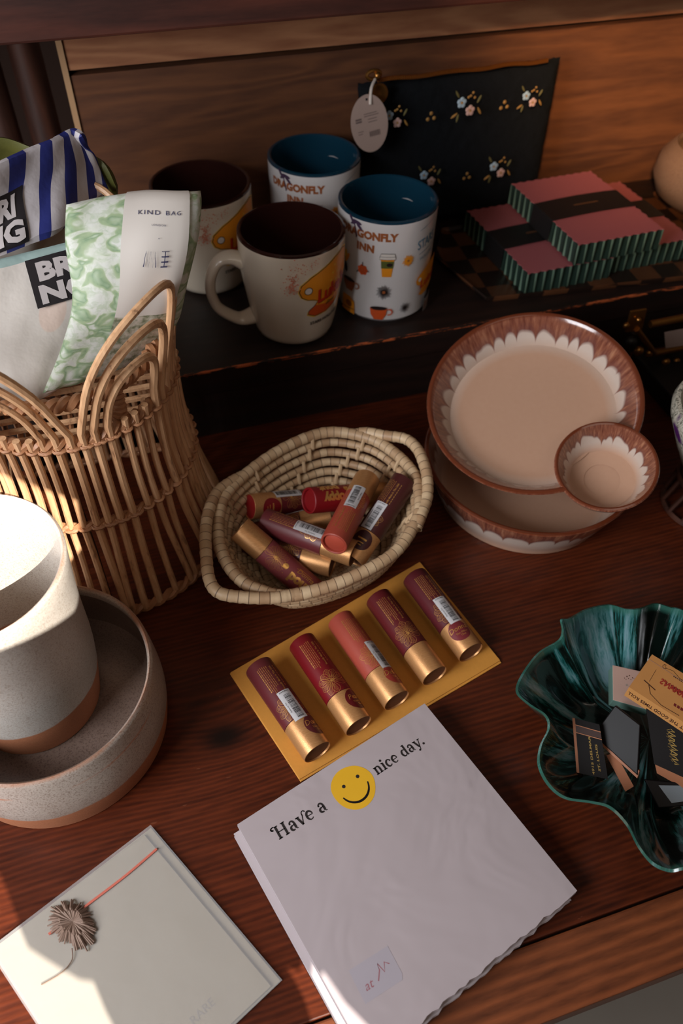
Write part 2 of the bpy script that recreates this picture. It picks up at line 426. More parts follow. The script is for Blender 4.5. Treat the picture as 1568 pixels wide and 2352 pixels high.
def cyl_uv(cx, cy, rf, px, py, a0):
    """surface (arc, height) of a mug seen at a pixel"""
    d = ray(px, py); z = SH+.05
    for _ in range(30):
        r = rf(z-SH); ox, oy = CAM.x-cx, CAM.y-cy
        a = d.x**2+d.y**2; bb = 2*(ox*d.x+oy*d.y); cc = ox*ox+oy*oy-r*r; D = bb*bb-4*a*cc
        t = (-bb-math.sqrt(max(D, 0)))/(2*a); q = CAM+d*t; z = .5*z+.5*q.z
    ang = math.degrees(math.atan2(q.y-cy, q.x-cx)); ang = (ang-a0+180) % 360-180
    return (R_(ang)*.0425, q.z-SH)
def zoompx(X, Y): return 460+X/2.6133, 280+Y/2.6133

def mug_profile(H, outer, wall):
    z = [H*i/22 for i in range(23)]
    pr = [(0, .0015), (outer(0)*.80, .0015), (outer(0)*.86, 0)]
    pr += [(outer(0)*.94, .0003)] + [(outer(t), t) for t in z[1:-1]]
    R = outer(H)
    pr += [(R, H-.0022), (R-.0004, H-.0007), (R-wall*.5, H), (R-wall+.0005, H-.0006)]
    pr += [(outer(t)-wall, t) for t in z[::-1][1:-3]] + [(outer(.01)*.8, .0055), (0, .005)]
    return pr
def build_mug(name, label, group, cx, cy, H, outer, m_out, m_in, art, a0, hang, hz, hr, rimband=.004):
    t = thing(name, label, 'mug', (cx, cy, SH), 0, group)
    b = MB(); pr = mug_profile(H, outer, .0038); n = len(pr)
    inner = 3+22+1
    def mm(u, v):
        k = int(v*(n-1)); return m_in if k >= inner-1 else m_out
    M = Matrix.Translation((cx, cy, SH)); b.lathe(pr, mm, 96, M)
    def fn(u, v, l):
        a = R_(a0)+u/.0425; r = outer(v)+l; return (cx+r*math.cos(a), cy+r*math.sin(a), SH+v)
    b.prints([(dice(x, .006), mt) for x, mt in art], fn, .00012)
    b.build('mug_body', t)
    if hang is not None:
        d = Vector((math.cos(R_(hang)), math.sin(R_(hang)), 0)); z0, z1 = hz; ctr = []
        rT, rB = outer(z1)-.0015, outer(z0)-.0015
        cp = [(rT, z1), (rT+hr*.32, z1+.0035), (rT+hr*.66, z1+.0015), (rT+hr*.90, z1-(z1-z0)*.16), (rT+hr, z1-(z1-z0)*.38), (rT+hr*.97, z1-(z1-z0)*.60), (rT+hr*.80, z1-(z1-z0)*.82), (rB+hr*.62, z0-.0005), (rB+hr*.34, z0-.0030), (rB, z0-.001)]
        pth = [Vector((cx, cy, SH))+d*r+Vector((0, 0, z)) for r, z in cp]; pth = smoothpts(pth, 6)
        side = Vector((0, 0, 1)).cross(d); rings = []
        for i, q in enumerate(pth):
            a = pth[max(0, i-1)]; c_ = pth[min(len(pth)-1, i+1)]; tn = (c_-a).normalized(); nn = tn.cross(side).normalized()
            e = i/(len(pth)-1); w = .0066+.0035*(abs(2*e-1)**4); h = .0042+.0022*(abs(2*e-1)**4)
            rings.append([q+side*(w*math.cos(2*math.pi*k/16))+nn*(h*math.sin(2*math.pi*k/16)) for k in range(16)])
        hb = MB(); hb.grid(rings, m_out, cv=True); hb.build('handle', t)
    return t

cream_out = lambda z: .0302+.0118*(max(0, min(1, z/.062))**.62)+.0005*(z/.09) if z > 0 else .0285
A0c = math.degrees(math.atan2(-.5502, -.1380))
c1 = (.1380, .5502)
g = lambda X, Y: cyl_uv(c1[0], c1[1], cream_out, *zoompx(X, Y), A0c)
def spray(cx, cy, n, sx, sy, m):
    out = []
    for _ in range(n):
        out += ell(random.gauss(cx, sx), random.gauss(cy, sy), random.uniform(.00015, .0006), n=6)
    return (out, m)
def luke_art(g):
    p = [g(*q) for q in ((578, 1060), (584, 1020), (610, 985), (638, 962), (660, 955), (700, 930), (745, 905))]
    uR = p[0][0]
    x1, y1 = g(640, 960); x2, y2 = g(835, 860); xb, yb = g(700, 1110); xs, ys_ = g(650, 1190); xe, ye = g(775, 1190)
    # the cup continues round the far side of the mug
    Wd = .050; ox = p[0][0]
    body = [(x1, y1), (x1+.004, y1+.0030), (x1+.014, y1+.0075), (x1+.026, y1+.0125), (x1+.038, y1+.0150), (x1+.046, y1+.0120), (x1+.044, y1-.006), (x1+.040, y1-.016), (x1+.036, y1-.026), (x1+.030, y1-.0305), (x1+.020, y1-.034), (x1+.008, y1-.0350), (x1+.0015, y1-.0320), (x1+.0020, y1-.0285), (x1+.0075, y1-.0240), (x1+.0100, y1-.0200), (x1+.0060, y1-.0185)]
    ring_o = [(x1+.006, y1-.0185), (x1+.001, y1-.0175), (x1-.0040, y1-.0145), (x1-.0062, y1-.0090), (x1-.0045, y1-.0035), (x1, y1)]
    full = body + ring_o[1:-1]
    hole = arc(x1+.0012, y1-.0088, .0032, .0033, 0, 360, 14)[:-1]
    halo = [(x+(x-(x1+.012))*.05-.0004, y+(y-(y1-.008))*.05) for x, y in full]
    art = [(fan(halo), I_ye), (fan(full), I_or), (fan([(x1+.0015, y1-.032), (x1+.002, y1-.0285), (x1+.0075, y1-.024), (x1+.018, y1-.026), (x1+.030, y1-.0285), (x1+.030, y1-.0305), (x1+.02, y1-.034), (x1+.008, y1-.035)]), I_or2),
           (line(full, .00065, closed=True), I_dk), (ell(x1+.0012, y1-.0088, .0032, .0033), I_wh), (line(hole, .00055, closed=True), I_dk)]
    tx = xf(text2d("Luke's", .0175, .22, .03, .93), x1+.0265, y1-.0190, .20, 1, .82)
    art += [(xf(tx, .0005, -.0005), I_dk), (tx, I_red)]
    art += [(xf(text2d("diner", .005, .3, .01), x1+.024, y1-.0265, .12), I_dk)]
    art += [(xf(text2d("STARS HOLLOW", .0042, 0, .03), x1+.0195, y1-.0425, .06), I_dk)]
    return art, x1, y1
art, x1, y1 = luke_art(g)
art += [spray(x1-.0115, y1-.0005, 130, .0022, .0042, I_pk), spray(x1-.008, y1+.012, 26, .006, .003, I_pk), spray(x1+.004, y1+.014, 26, .004, .003, I_pk), spray(x1-.013, y1-.006, 50, .003, .002, I_pk)]
mugA = build_mug('ceramic_mug', 'cream mug with brown inside and orange cup print, handle facing out, front of the mugs', 'cream mugs with brown insides',
    c1[0], c1[1], .0908, cream_out, M_cream, M_brown_in, art, A0c, 177, (.017, .068), .0265)
dup(mugA, (.0840, .6416, SH), R_(6), 'cream mug with brown inside behind the front cream mug and beside the folded pouch', 'cream mugs with brown insides')

blue_out = lambda z: .0388+.0022*(z/.095) if z > .001 else .0375
c2 = (.2243, .5676); A0b = math.degrees(math.atan2(-c2[1], -c2[0]))
g = lambda X, Y: cyl_uv(c2[0], c2[1], blue_out, *zoompx(X, Y), A0b)
art = []
def at(X, Y): return g(X, Y)
x, y = at(1010, 700); art.append((xf(text2d('DRAGONFLY', .0090, 0, .06, 1.0), x-.002, y-.0005, .0), I_br))
x, y = at(985, 768); art.append((xf(text2d('INN', .0088, 0, .06, 1.05), x+.0005, y-.0005, -.03), I_br))
x, y = at(925, 608); df = ell(x, y+.001, .0045, .0013, .5)+ell(x+.003, y+.002, .0045, .0014, -.2)+ell(x-.003, y+.003, .0042, .0013, -.9)+ell(x+.005, y-.001, .0042, .0013, -.7)+line([(x-.004, y+.004), (x, y), (x+.002, y-.006), (x+.0025, y-.011)], .0012); art.append((df, I_pur))
x, y = at(1350, 700); art.append((xf(text2d('STARS', .0118, .05, .012, .95), x+.003, y-.006, .16, 1, .72), I_bl))
art.append((line([(x-.008, y+.0095), (x+.012, y+.0155)], .0004)+line([(x-.006, y-.012), (x+.012, y-.008)], .0004), I_bl))
art.append((xf(text2d('HOLLOW', .0042, 0, 0), x+.005, y-.0165, .18), I_bl))
# to-go coffee cup
x, y = at(1122, 850)
art += [(fan([(x-.0058, y+.0035), (x+.0058, y+.0035), (x+.0040, y-.0125), (x-.0040, y-.0125)]), I_or), (fan([(x-.0056, y+.002), (x+.0056, y+.002), (x+.0050, y-.0045), (x-.0050, y-.0045)]), I_gr),
        (ell(x+.002, y-.0012, .0026, .0017), I_dk), (fan([(x-.0068, y+.0035), (x-.0066, y+.006), (x-.0058, y+.0085), (x+.0058, y+.0085), (x+.0066, y+.006), (x+.0068, y+.0035)]), I_wh),
        (line([(x-.0068, y+.0035), (x-.0066, y+.006), (x-.0056, y+.0088), (x+.0056, y+.0088), (x+.0066, y+.006), (x+.0068, y+.0035)], .0004, closed=True)+line([(x-.0066, y+.006), (x+.0066, y+.006)], .0003), I_dk)]
def rose(x, y, r):
    o = []
    for k in range(7): a = k*.9; o += ell(x+r*.55*math.cos(a), y+r*.55*math.sin(a), r*.48, r*.4, a)
    return [(o, I_or2), (line([(x+r*.12*k*.28*math.cos(k*.6), y+r*.12*k*.28*math.sin(k*.6)) for k in range(26)], .00035), I_dk), (line([(x-r*1.2, y-r*.7), (x-r*.8, y-r*.3)], .0009)+line([(x+r*1.3, y), (x+r*.9, y-r*.1)], .0009)+line([(x, y+r*1.5), (x, y+r*.8)], .0007), I_dk)]
def burst(x, y, r, mc, mr, n=26, w=.00035):
    o = []
    for k in range(n):
        a = 2*math.pi*k/n; q = r*(.75+.25*((k*7) % 5)/4); o += line([(x+r*.2*math.cos(a), y+r*.2*math.sin(a)), (x+q*math.cos(a), y+q*math.sin(a))], w)
    return [(o, mr), (ell(x, y, r*.2), mc)]
def cupicon(x, y, s, m):
    return [(fan([(x-.0078*s, y+.004*s), (x-.0070*s, y-.002*s), (x-.0040*s, y-.0068*s), (x+.0035*s, y-.0068*s), (x+.0062*s, y-.002*s), (x+.0070*s, y+.004*s)]), m), (ell(x-.0004*s, y+.004*s, .0072*s, .0018*s), I_dk), (line(arc(x+.0088*s, y+.0005*s, .0026*s, .0026*s, -120, 120), .0011*s), m)]
x, y = at(975, 885); art += rose(x, y, .0048)
x, y = at(1245, 830); art += burst(x, y, .0056, I_br, I_or, 22, .0008)
x, y = at(1100, 1020); art += burst(x, y, .0072, I_br, I_dk, 30, .00045)
x, y = at(1222, 1110); art += burst(x, y, .0056, I_dk, I_dk, 22, .00040)
x, y = at(1070, 1145); art += cupicon(x, y+.001, 1.05, I_or2)
x, y = at(905, 965); art += cupicon(x-.001, y, .95, I_br)
x, y = at(890, 1080); art += [(fan([(x-.008, y-.008), (x+.009, y-.008), (x+.0085, y+.004), (x+.004, y+.008), (x-.006, y+.008)]), I_or), (ell(x+.002, y+.001, .004, .003), I_br), (line([(x-.008, y-.005), (x+.009, y-.003)], .001), I_br)]
x, y = at(880, 790); art += [(ell(x+.001, y, .002, .006), I_ye), (ell(x-.002, y-.001, .0016, .005, .5), I_gr), (ell(x+.003, y-.001, .0016, .005, -.5), I_or), (ell(x+.001, y-.010, .0022, .005, .2), I_dk)]
x, y = at(1330, 920)
lk = [(px_*.62, py_*.62) for px_, py_ in ((0, 0), (.004, .003), (.014, .0075), (.026, .0125), (.038, .015), (.046, .012), (.044, -.006), (.036, -.026), (.02, -.034), (.008, -.035), (.0015, -.032), (.0075, -.024), (.006, -.0185), (.001, -.0175), (-.004, -.0145), (-.0062, -.009), (-.0045, -.0035))]
lk = [(x-.006+a, y+.004+b_) for a, b_ in lk]
art += [(fan(lk), I_or), (ell(x-.0055, y-.001, .0019, .0019), I_wh), (xf(text2d("Luke's", .0105, .22, .03), x+.009, y-.008, .15), I_red)]
x, y = at(1335, 1075); art += [(fan([(x-.006, y+.006), (x+.009, y+.008), (x+.008, y-.008), (x-.004, y-.008)]), I_gy), (ell(x+.001, y+.007, .006, .0018), I_dk), (line([(x-.001, y+.002), (x-.001, y-.006)], .0022)+line([(x+.004, y+.002), (x+.004, y-.006)], .0022), I_br)]
mugB = build_mug('ceramic_mug', 'white mug with blue inside and many small printed icons, right of the front cream mug', 'white mugs with blue insides',
    c2[0], c2[1], .095, blue_out, M_white, M_blue_in, art, A0b, 42, (.020, .072), .021)
dup(mugB, (.1881, .6584, SH), R_(4), 'white mug with blue inside set furthest back, left of the dark pouch', 'white mugs with blue insides')

# ================================================================== DRIP GLAZED DISHES
def drip_glaze(name, nlobe, s_edge, amp, s0, s1, seed=0.0, outer=(None, None)):
    """uv: x = turn, y = way along the profile; s_edge is where the rim sits, drips run to both sides"""
    k = NT(name); tc = k.n('ShaderNodeTexCoord'); sx = k.n('ShaderNodeSeparateXYZ'); k.l(tc.outputs['UV'], sx.inputs[0])
    u, v = sx.outputs[0], sx.outputs[1]
    d = k.math('ABSOLUTE', k.math('SUBTRACT', v, s_edge))
    cv = k.n('ShaderNodeCombineXYZ'); ang = k.math('MULTIPLY', u, 2*math.pi)
    k.l(k.math('COSINE', ang), cv.inputs[0]); k.l(k.math('SINE', ang), cv.inputs[1]); cv.inputs[2].default_value = seed
    n1 = k.noise(cv.outputs[0], 2.2, 2); n2 = k.noise(cv.outputs[0], 9, 2)
    ph = k.math('ADD', k.math('MULTIPLY', u, nlobe*.9*math.pi), k.math('MULTIPLY', n1, 9))
    lob = k.math('POWER', k.math('ABSOLUTE', k.math('SINE', ph)), .42)      # 1 on a petal, 0 at a drip
    lim = k.math('ADD', s0, k.math('MULTIPLY', k.math('SUBTRACT', 1, lob), k.math('MULTIPLY', amp, k.math('ADD', .5, n2))))
    lim = k.math('ADD', lim, k.math('MULTIPLY', k.math('SUBTRACT', n1, .5), s0*1.1))
    # streaks that run down the wall
    st = k.n('ShaderNodeCombineXYZ'); k.l(k.math('MULTIPLY', k.math('COSINE', ang), 17), st.inputs[0]); k.l(k.math('MULTIPLY', k.math('SINE', ang), 17), st.inputs[1]); k.l(k.math('MULTIPLY', v, 7), st.inputs[2])
    streak = k.noise(st.outputs[0], 1.6, 4, .6)
    e = k.math('SUBTRACT', lim, d)
    mask = k.ramp(k.math('ADD', k.math('MULTIPLY', e, 60), .5), [(0, 0.0), (1, 1.0)])
    brown = k.ramp(streak, [(.30, lin((104, 56, 44))), (.52, lin((140, 86, 66))), (.74, lin((182, 128, 98)))])
    tip = k.ramp(k.math('MULTIPLY', e, 14), [(0, 1.0), (.6, 0.0)])
    brown = k.mix(k.math('MULTIPLY', tip, .6), brown, lin((104, 66, 66)))
    fl = k.noise(k.coord('Object'), 260, 3)
    base = k.mix(fl, lin((186, 160, 142)), lin((208, 184, 166)))
    petal = lin((206, 190, 178))
    near = k.ramp(k.math('ADD', k.math('MULTIPLY', k.math('SUBTRACT', d, s1), 12), .5), [(0, petal), (1, lin((190, 146, 118)))])
    c = k.mix(mask, k.mix(.8, base, near), brown)
    rimk = k.ramp(k.math('MULTIPLY', d, 40), [(.25, 1.0), (.75, 0.0)])
    c = k.mix(rimk, c, lin((104, 48, 26)))
    k.col(c); k.rough(.16); k.b.inputs['Coat Weight'].default_value = .4
    k.bump(k.math('ADD', mask, k.math('MULTIPLY', fl, .3)), .15, .0006); return k.m
def dish_profile(R, H, wall=.0042, foot=.8, flare=.9):
    rb = R*foot
    pr = [(0, .002), (rb-.004, .002), (rb-.002, 0), (rb+.001, .0006)]
    for i in range(1, 9):
        t = i/9; pr.append((rb+(R-rb)*(t**flare), .0006+(H-.0026)*t))
    pr += [(R, H-.0016), (R-.0006, H-.0004), (R-wall*.5, H), (R-wall+.0006, H-.0006)]
    k = len(pr)-2
    for i in range(8, 0, -1):
        t = i/9; pr.append((rb+(R-rb)*(t**flare)-wall, max(.0062, .0006+(H-.0026)*t)))
    pr += [(rb-wall-.006, .0052), (rb*.6, .0046), (0, .0045)]
    L = [0]
    for a, b_ in zip(pr, pr[1:]): L.append(L[-1]+math.hypot(a[0]-b_[0], a[1]-b_[1]))
    return pr, L[k]/L[-1], L[-1]
dc = (.28375, .37529)
pr, se, Lt = dish_profile(.0843, .0401, foot=.82)
M_d1 = drip_glaze('drip_glaze_lower', 34, se, .011/Lt, .0155/Lt, .034/Lt, 3.1)
b = MB(); b.lathe(pr, M_d1, 128, Matrix.Translation((dc[0], dc[1], .0)))
tag(b.build('pie_dish'), 'round brown drip glazed dish flat on the desk under the plate with the small bowl', 'dish')
nrm = Vector((-.27818, -.23124, 1)).normalized(); pc = Vector((.2818, .38836, .0871)); Rp = .0805
q = Vector((0, 0, 1)).rotation_difference(nrm)
Hp = .0275
chip = thing('serving_dish', 'large tilted cream dish with brown drip rim and a small bowl joined at its side', 'dish', tuple(pc-nrm*Hp))
pr, se, Lt = dish_profile(Rp, Hp, foot=.80, flare=1.1)
M_d2 = drip_glaze('drip_glaze_plate', 36, se, .012/Lt, .0150/Lt, .027/Lt, 7.4)
Mx = Matrix.Translation(pc-nrm*Hp) @ q.to_matrix().to_4x4()
b = MB(); b.lathe(pr, M_d2, 288, Mx)
bcx = Vector((.30705, .31769, .07547))
def in_bowl(c):
    w = c-bcx; h = w.dot(nrm); rr = (w-nrm*h).length; return rr < .0364*(.62+.38*max(0, min(1, (h+.028)/.028))**.75)-.0016 and h > -.028
keep = [i for i, f in enumerate(b.f) if not in_bowl(sum((b.v[k_] for k_ in f), Vector())/4)]
b.f = [b.f[i] for i in keep]; b.fm = [b.fm[i] for i in keep]; b.uv = [b.uv[i] for i in keep]; b.build('plate', chip)
bc = Vector((.30705, .31769, .07547)); Hb = .030
pr, se, Lt = dish_profile(.0364, Hb, foot=.62, flare=.75, wall=.0036)
M_d3 = drip_glaze('drip_glaze_bowl', 20, se, .0095/Lt, .0115/Lt, .022/Lt, 1.7)
Mx = Matrix.Translation(bc-nrm*(Hb-.002)) @ q.to_matrix().to_4x4()
b = MB(); b.lathe(pr, M_d3, 96, Mx); b.build('dip_bowl', chip)
# ================================================================== SPECKLED POTS
def speckle(name, lo, hi, spk, foot_z, z0, rim_z=None, lines=()):
    k = NT(name); tc = k.n('ShaderNodeTexCoord'); sx = k.n('ShaderNodeSeparateXYZ'); k.l(tc.outputs['Object'], sx.inputs[0])
    n1 = k.noise(tc.outputs['Object'], 38, 3); n2 = k.noise(tc.outputs['Object'], 900, 4, .7); n3 = k.noise(tc.outputs['Object'], 2200, 2, .6)
    c = k.mix(n1, lin(lo), lin(hi)); m_ = k.ramp(n2, [(.50, 0.0), (.64, 1.0)]); c = k.mix(k.math('MULTIPLY', m_, .75), c, lin(spk))
    c = k.mix(k.math('MULTIPLY', k.ramp(n3, [(.58, 0.0), (.66, 1.0)]), .5), c, lin((70, 50, 42)))
    z = k.math('ADD', sx.outputs[2], k.math('MULTIPLY', k.math('SUBTRACT', k.noise(tc.outputs['Object'], 30, 3), .5), .006))
    terra = k.mix(n2, lin((150, 88, 56)), lin((192, 128, 90)))
    f = k.ramp(k.math('ADD', k.math('MULTIPLY', k.math('SUBTRACT', foot_z+z0, z), 600), .5), [(0, 0.0), (1, 1.0)]); c = k.mix(f, c, terra)
    if rim_z:
        f2 = k.ramp(k.math('ADD', k.math('MULTIPLY', k.math('SUBTRACT', z, rim_z+z0), 500), .5), [(0, 0.0), (1, 1.0)]); c = k.mix(k.math('MULTIPLY', f2, .7), c, terra)
    for zz in lines:
        d = k.math('ABSOLUTE', k.math('SUBTRACT', z, zz+z0)); f3 = k.ramp(k.math('MULTIPLY', d, 900), [(.3, 1.0), (1, 0.0)])
        f3 = k.math('MULTIPLY', f3, k.ramp(k.noise(tc.outputs['Object'], 22, 2), [(.45, 0.0), (.6, .8)])); c = k.mix(f3, c, lin((182, 110, 70)))
    k.col(c); k.rough(k.mix(f, .28, .75)); k.bump(n2, .15, .0006); return k.m
po = (-.09386, .26907); H = .0645
def jar_profile(Rb, Rm, Rt, H, wall, floor):
    pr = [(0, .001), (Rb*.9, .001), (Rb*.96, 0)]
    for i in range(13):
        t = i/12; r = Rb+(Rm-Rb)*math.sin(min(1, t*2)*math.pi/2) if t < .5 else Rm+(Rt-Rm)*((t-.5)*2)**1.6
        pr.append((r, .0012+(H-.004)*t))
    pr += [(Rt-.0004, H-.0012), (Rt-wall*.5, H), (Rt-wall+.0004, H-.0012)]
    for i in range(12, -1, -1):
        t = i/12; r = Rb+(Rm-Rb)*math.sin(min(1, t*2)*math.pi/2) if t < .5 else Rm+(Rt-Rm)*((t-.5)*2)**1.6
        z = .0012+(H-.004)*t
        if z > floor+.004: pr.append((r-wall, z))
    pr += [(Rb-wall-.004, floor+.0008), (0, floor)]
    return pr
Ms = speckle('speckled_glaze', (168, 154, 142), (196, 186, 176), (120, 98, 84), .0210, 0, .0638, (.050,))
Mfl = speckle('brown_speckled_glaze', (108, 90, 80), (132, 112, 102), (78, 60, 50), -1, 0)
pj = jar_profile(.0658, .0688, .0664, H, .0035, .018); nj = len(pj)
b = MB(); b.lathe(jar_profile(.0658, .0688, .0664, H, .0035, .018), lambda u, v: Mfl if v > 19.5/(nj-1) else Ms, 128, Matrix.Translation((*po, 0)))
tag(b.build('ceramic_planter'), 'wide speckled grey ceramic pot with a terracotta foot standing on the desk', 'pot')
pi_ = (-.1043, .2830); zi = .0184
Ms2 = speckle('pale_glaze', (186, 178, 170), (206, 200, 192), (160, 142, 128), .031, zi, .1382)
Hi = .1570-zi
b = MB(); b.lathe(jar_profile(.0385, .0455, .0500, Hi, .003, .006), Ms2, 128, Matrix.Translation((*pi_, zi)))
tag(b.build('ceramic_planter'), 'tall narrower pale ceramic pot nested inside the wide speckled pot', 'pot')

# ================================================================== RATTAN BASKET STAND
M_rat = NT('rattan'); k = M_rat
v = k.coord('Object', (1, 1, .12)); n1 = k.noise(v, 260, 4, .65); n2 = k.noise(k.coord('Object'), 14, 2)
cc = k.ramp(n1, [(.32, lin((112, 70, 44))), (.40, lin((190, 142, 102))), (.7, lin((220, 176, 134)))]); cc = k.mix(k.math('MULTIPLY', n2, .35), cc, lin((222, 180, 140)))
k.col(cc); k.rough(.42); k.bump(n1, .2, .0005); M_rat = k.m
M_rat2 = plain('rattan_binding', (166, 116, 80), .5, var=.25, scale=240, bump=.3)
M_wire = plain('metal_wire', (120, 122, 128), .35, 1.0)
bc_ = Vector((-.046, .431, 0)); ZT = .157; RTp = .069
bask = thing('rattan_basket', 'hourglass rattan basket with looped arch rim holding the folded bags', 'basket', tuple(bc_))
def cyl(a, r, z):
    q = bc_+Vector((r*math.cos(R_(a)), r*math.sin(R_(a)), z))
    if z < .077: q.y = min(q.y, SY-.0045)      # the foot is pressed flat against the riser
    return q
def braid(r0, z0, amp, lobes, name, rr=.0024, strands=2, M=M_rat2):
    b = MB()
    for s in range(strands):
        ph = s*2*math.pi/strands; n = lobes*8
        b.tube([cyl(360*i/n, r0+amp*math.cos(lobes*2*math.pi*i/n+ph), z0+amp*math.sin(lobes*2*math.pi*i/n+ph)) for i in range(n)], rr, M, 6, closed=True)
    return b.build(name, bask)
braid(.0885, .0040, .0020, 30, 'foot_ring')
braid(.0735, .0850, .0016, 34, 'middle_ring', .0019)
braid(.0690, ZT-.003, .0020, 34, 'top_ring', .0024)
braid(.0640, .178, .0022, 30, 'inner_ring', .0028)
def skirt(a, j, ztop=ZT+.004):
    """path of one upright cane, paired towards the foot"""
    pr_ = 1.6*(1 if j % 2 else -1)
    pts = []
    for z, r, w in ((ztop, .0715, 0), (.135, .0705, 0), (.110, .0712, 0), (.085, .0745, .0), (.058, .0775, .35), (.030, .0840, .8), (.012, .0885, 1), (.004, .0895, 1)):
        pts.append(cyl(a+pr_*w+math.sin(j*1.7)*.5, r+.0004*math.sin(j*3), z))
    return smoothpts(pts, 4)
PER = 60; ang0 = -57
used = []
arches = ((27, 1.0, 15), (21, .72, 10), (14.5, .46, 6))
for s in range(6):
    ca = ang0+PER*s; lean = {0: 1, 5: -1}.get(s, 0)
    for wi, (hw, hh, ln) in enumerate(arches):
        pts = []; hgt = .075*hh
        for i in range(17):
            t = -1+2*i/16; e = math.cos(t*math.pi/2)**.62 if abs(t) < 1 else 0
            a = ca+hw*math.sin(t*math.pi/2)+ln*lean*e*(1 if s in (0, 5) else 0)
            z = ZT+.004+hgt*e; r = .0712+.0145*(e*hh)**1.2
            pts.append(cyl(a, r, z))
        lo = skirt(ca-hw, used.__len__()); used.append(ca-hw)
        hi_ = skirt(ca+hw, used.__len__()); used.append(ca+hw)
        path = lo[::-1]+smoothpts(pts, 2)[1:-1]+hi_
        b = MB(); b.tube(path, .0024+.0003*math.sin(s*3+wi), M_rat, 8)
        b.build('arch_cane', bask)
j = 0
for i in range(56):
    a = 360*i/56+1.5
    if min(abs((a-u+180) % 360-180) for u in used) < 2.6: continue
    b = MB(); b.tube(skirt(a, i, ZT+.0025), .0023, M_rat, 8); b.build('upright_cane', bask)
# knots where the canes cross the rings
for a in used+[360*i/56+1.5 for i in range(0, 56, 1)]:
    for z, r, q in ((.085, .0750, .0036), (ZT-.006, .0712, .0035)):
        cp = cyl(a, r, z); rad = Vector((math.cos(R_(a)), math.sin(R_(a)), 0)); tg = Vector((-rad.y, rad.x, 0))
        b = MB(); b.tube([cp+rad*(q*math.cos(w))*.85+tg*(q*math.sin(w))*.95+Vector((0, 0, .0009*math.sin(w*.5))) for w in [2*math.pi*x/9 for x in range(9)]], .00115, M_rat2, 5, closed=True)
        if (a % 360 > 200 or a % 360 < 62): b.build('binding_knot', bask)
# floor of the basket
b = MB()
for k_ in range(13):
    y = -.060+.120*k_/12; w = math.sqrt(max(.0001, .066**2-y*y))
    b.tube([bc_+Vector((-w, y, ZT-.012)), bc_+Vector((w, y, ZT-.012))], .0021, M_rat, 6)
for x in (-.03, 0, .03):
    w = math.sqrt(.066**2-x*x)
    b.tube([bc_+Vector((x, -w, ZT-.0155)), bc_+Vector((x, w, ZT-.0155))], .0017, M_rat2, 6)
b.build('woven_floor', bask)
b = MB()
for a in (-97, -38, 20, 80, 140, 200):
    b.tube([cyl(a, .067, ZT), cyl(a+1, .0665, .11), cyl(a+2, .0715, .06), cyl(a+3, .084, .004)], .0011, M_wire, 6)
b.build('wire_frame', bask)
b = MB()
for a in (-62, -135, 20, 90, 160):
    b = MB()
    z0, z1 = ZT-.004, .180
    for s in range(2):
        b.tube([cyl(a+3.2*math.cos(i*.9+s*3.14), .0655+.0022*math.sin(i*.9+s*3.14), z0+(z1-z0)*i/26) for i in range(27)], .0022, M_rat2, 6)
    b.build('braided_upright', bask)

# ================================================================== PALM BASKET
def palm_mat():
    k = NT('palm_leaf'); tc = k.n('ShaderNodeTexCoord'); sx = k.n('ShaderNodeSeparateXYZ'); k.l(tc.outputs['UV'], sx.inputs[0])
    cell = k.math('FLOOR', sx.outputs[0]); fr = k.math('FRACT', sx.outputs[0])
    wn = k.n('ShaderNodeTexWhiteNoise'); wn.noise_dimensions = '1D'; k.l(cell, wn.inputs['W'])
    c = k.ramp(wn.outputs[0], [(0, lin((176, 142, 108))), (.5, lin((200, 170, 134))), (1, lin((218, 192, 156)))])
    fine = k.noise(k.coord('Object', (1, 1, 1)), 500, 4, .6); c = k.mix(k.math('MULTIPLY', fine, .4), c, lin((168, 132, 98)))
    gap = k.math('LESS_THAN', fr, .09); c = k.mix(k.math('MULTIPLY', gap, .8), c, lin((84, 56, 38)))
    k.col(c); k.rough(.5); k.bump(k.math('ADD', k.math('MULTIPLY', k.math('SUBTRACT', 1, gap), 1), k.math('MULTIPLY', fine, .4)), .4, .0008); return k.m
M_palm = palm_mat()
rim_px = [(501, 1225, .050), (512, 1150, .052), (560, 1093, .053), (650, 1030, .055), (750, 993, .056), (845, 1006, .056), (905, 1040, .056), (948, 1085, .056), (962, 1130, .056), (960, 1185, .055), (920, 1255, .052), (860, 1300, .050), (760, 1345, .047), (660, 1368, .045), (598, 1356, .045), (552, 1332, .046), (516, 1285, .048)]
rim = [P(*q) for q in rim_px]; rim = smoothpts(rim, 12, closed=True); NR = len(rim)
cen = sum(rim, Vector())/NR; cen.z = 0
pb = thing('palm_basket', 'oval coiled pale palm basket with loop handles full of loose lip tint tubes', 'basket', (cen.x, cen.y, 0))
NC = 9; cr = .0032
def coil(kc):
    t = kc/(NC-1); out = []          # 0 = floor edge, 1 = rim
    for q in rim:
        f = .60+.40*(t**.72); d = Vector((q.x-cen.x, q.y-cen.y, 0)); out.append(Vector((cen.x, cen.y, 0))+d*f+Vector((0, 0, cr+(q.z-cr)*(t**1.25))))
    return out
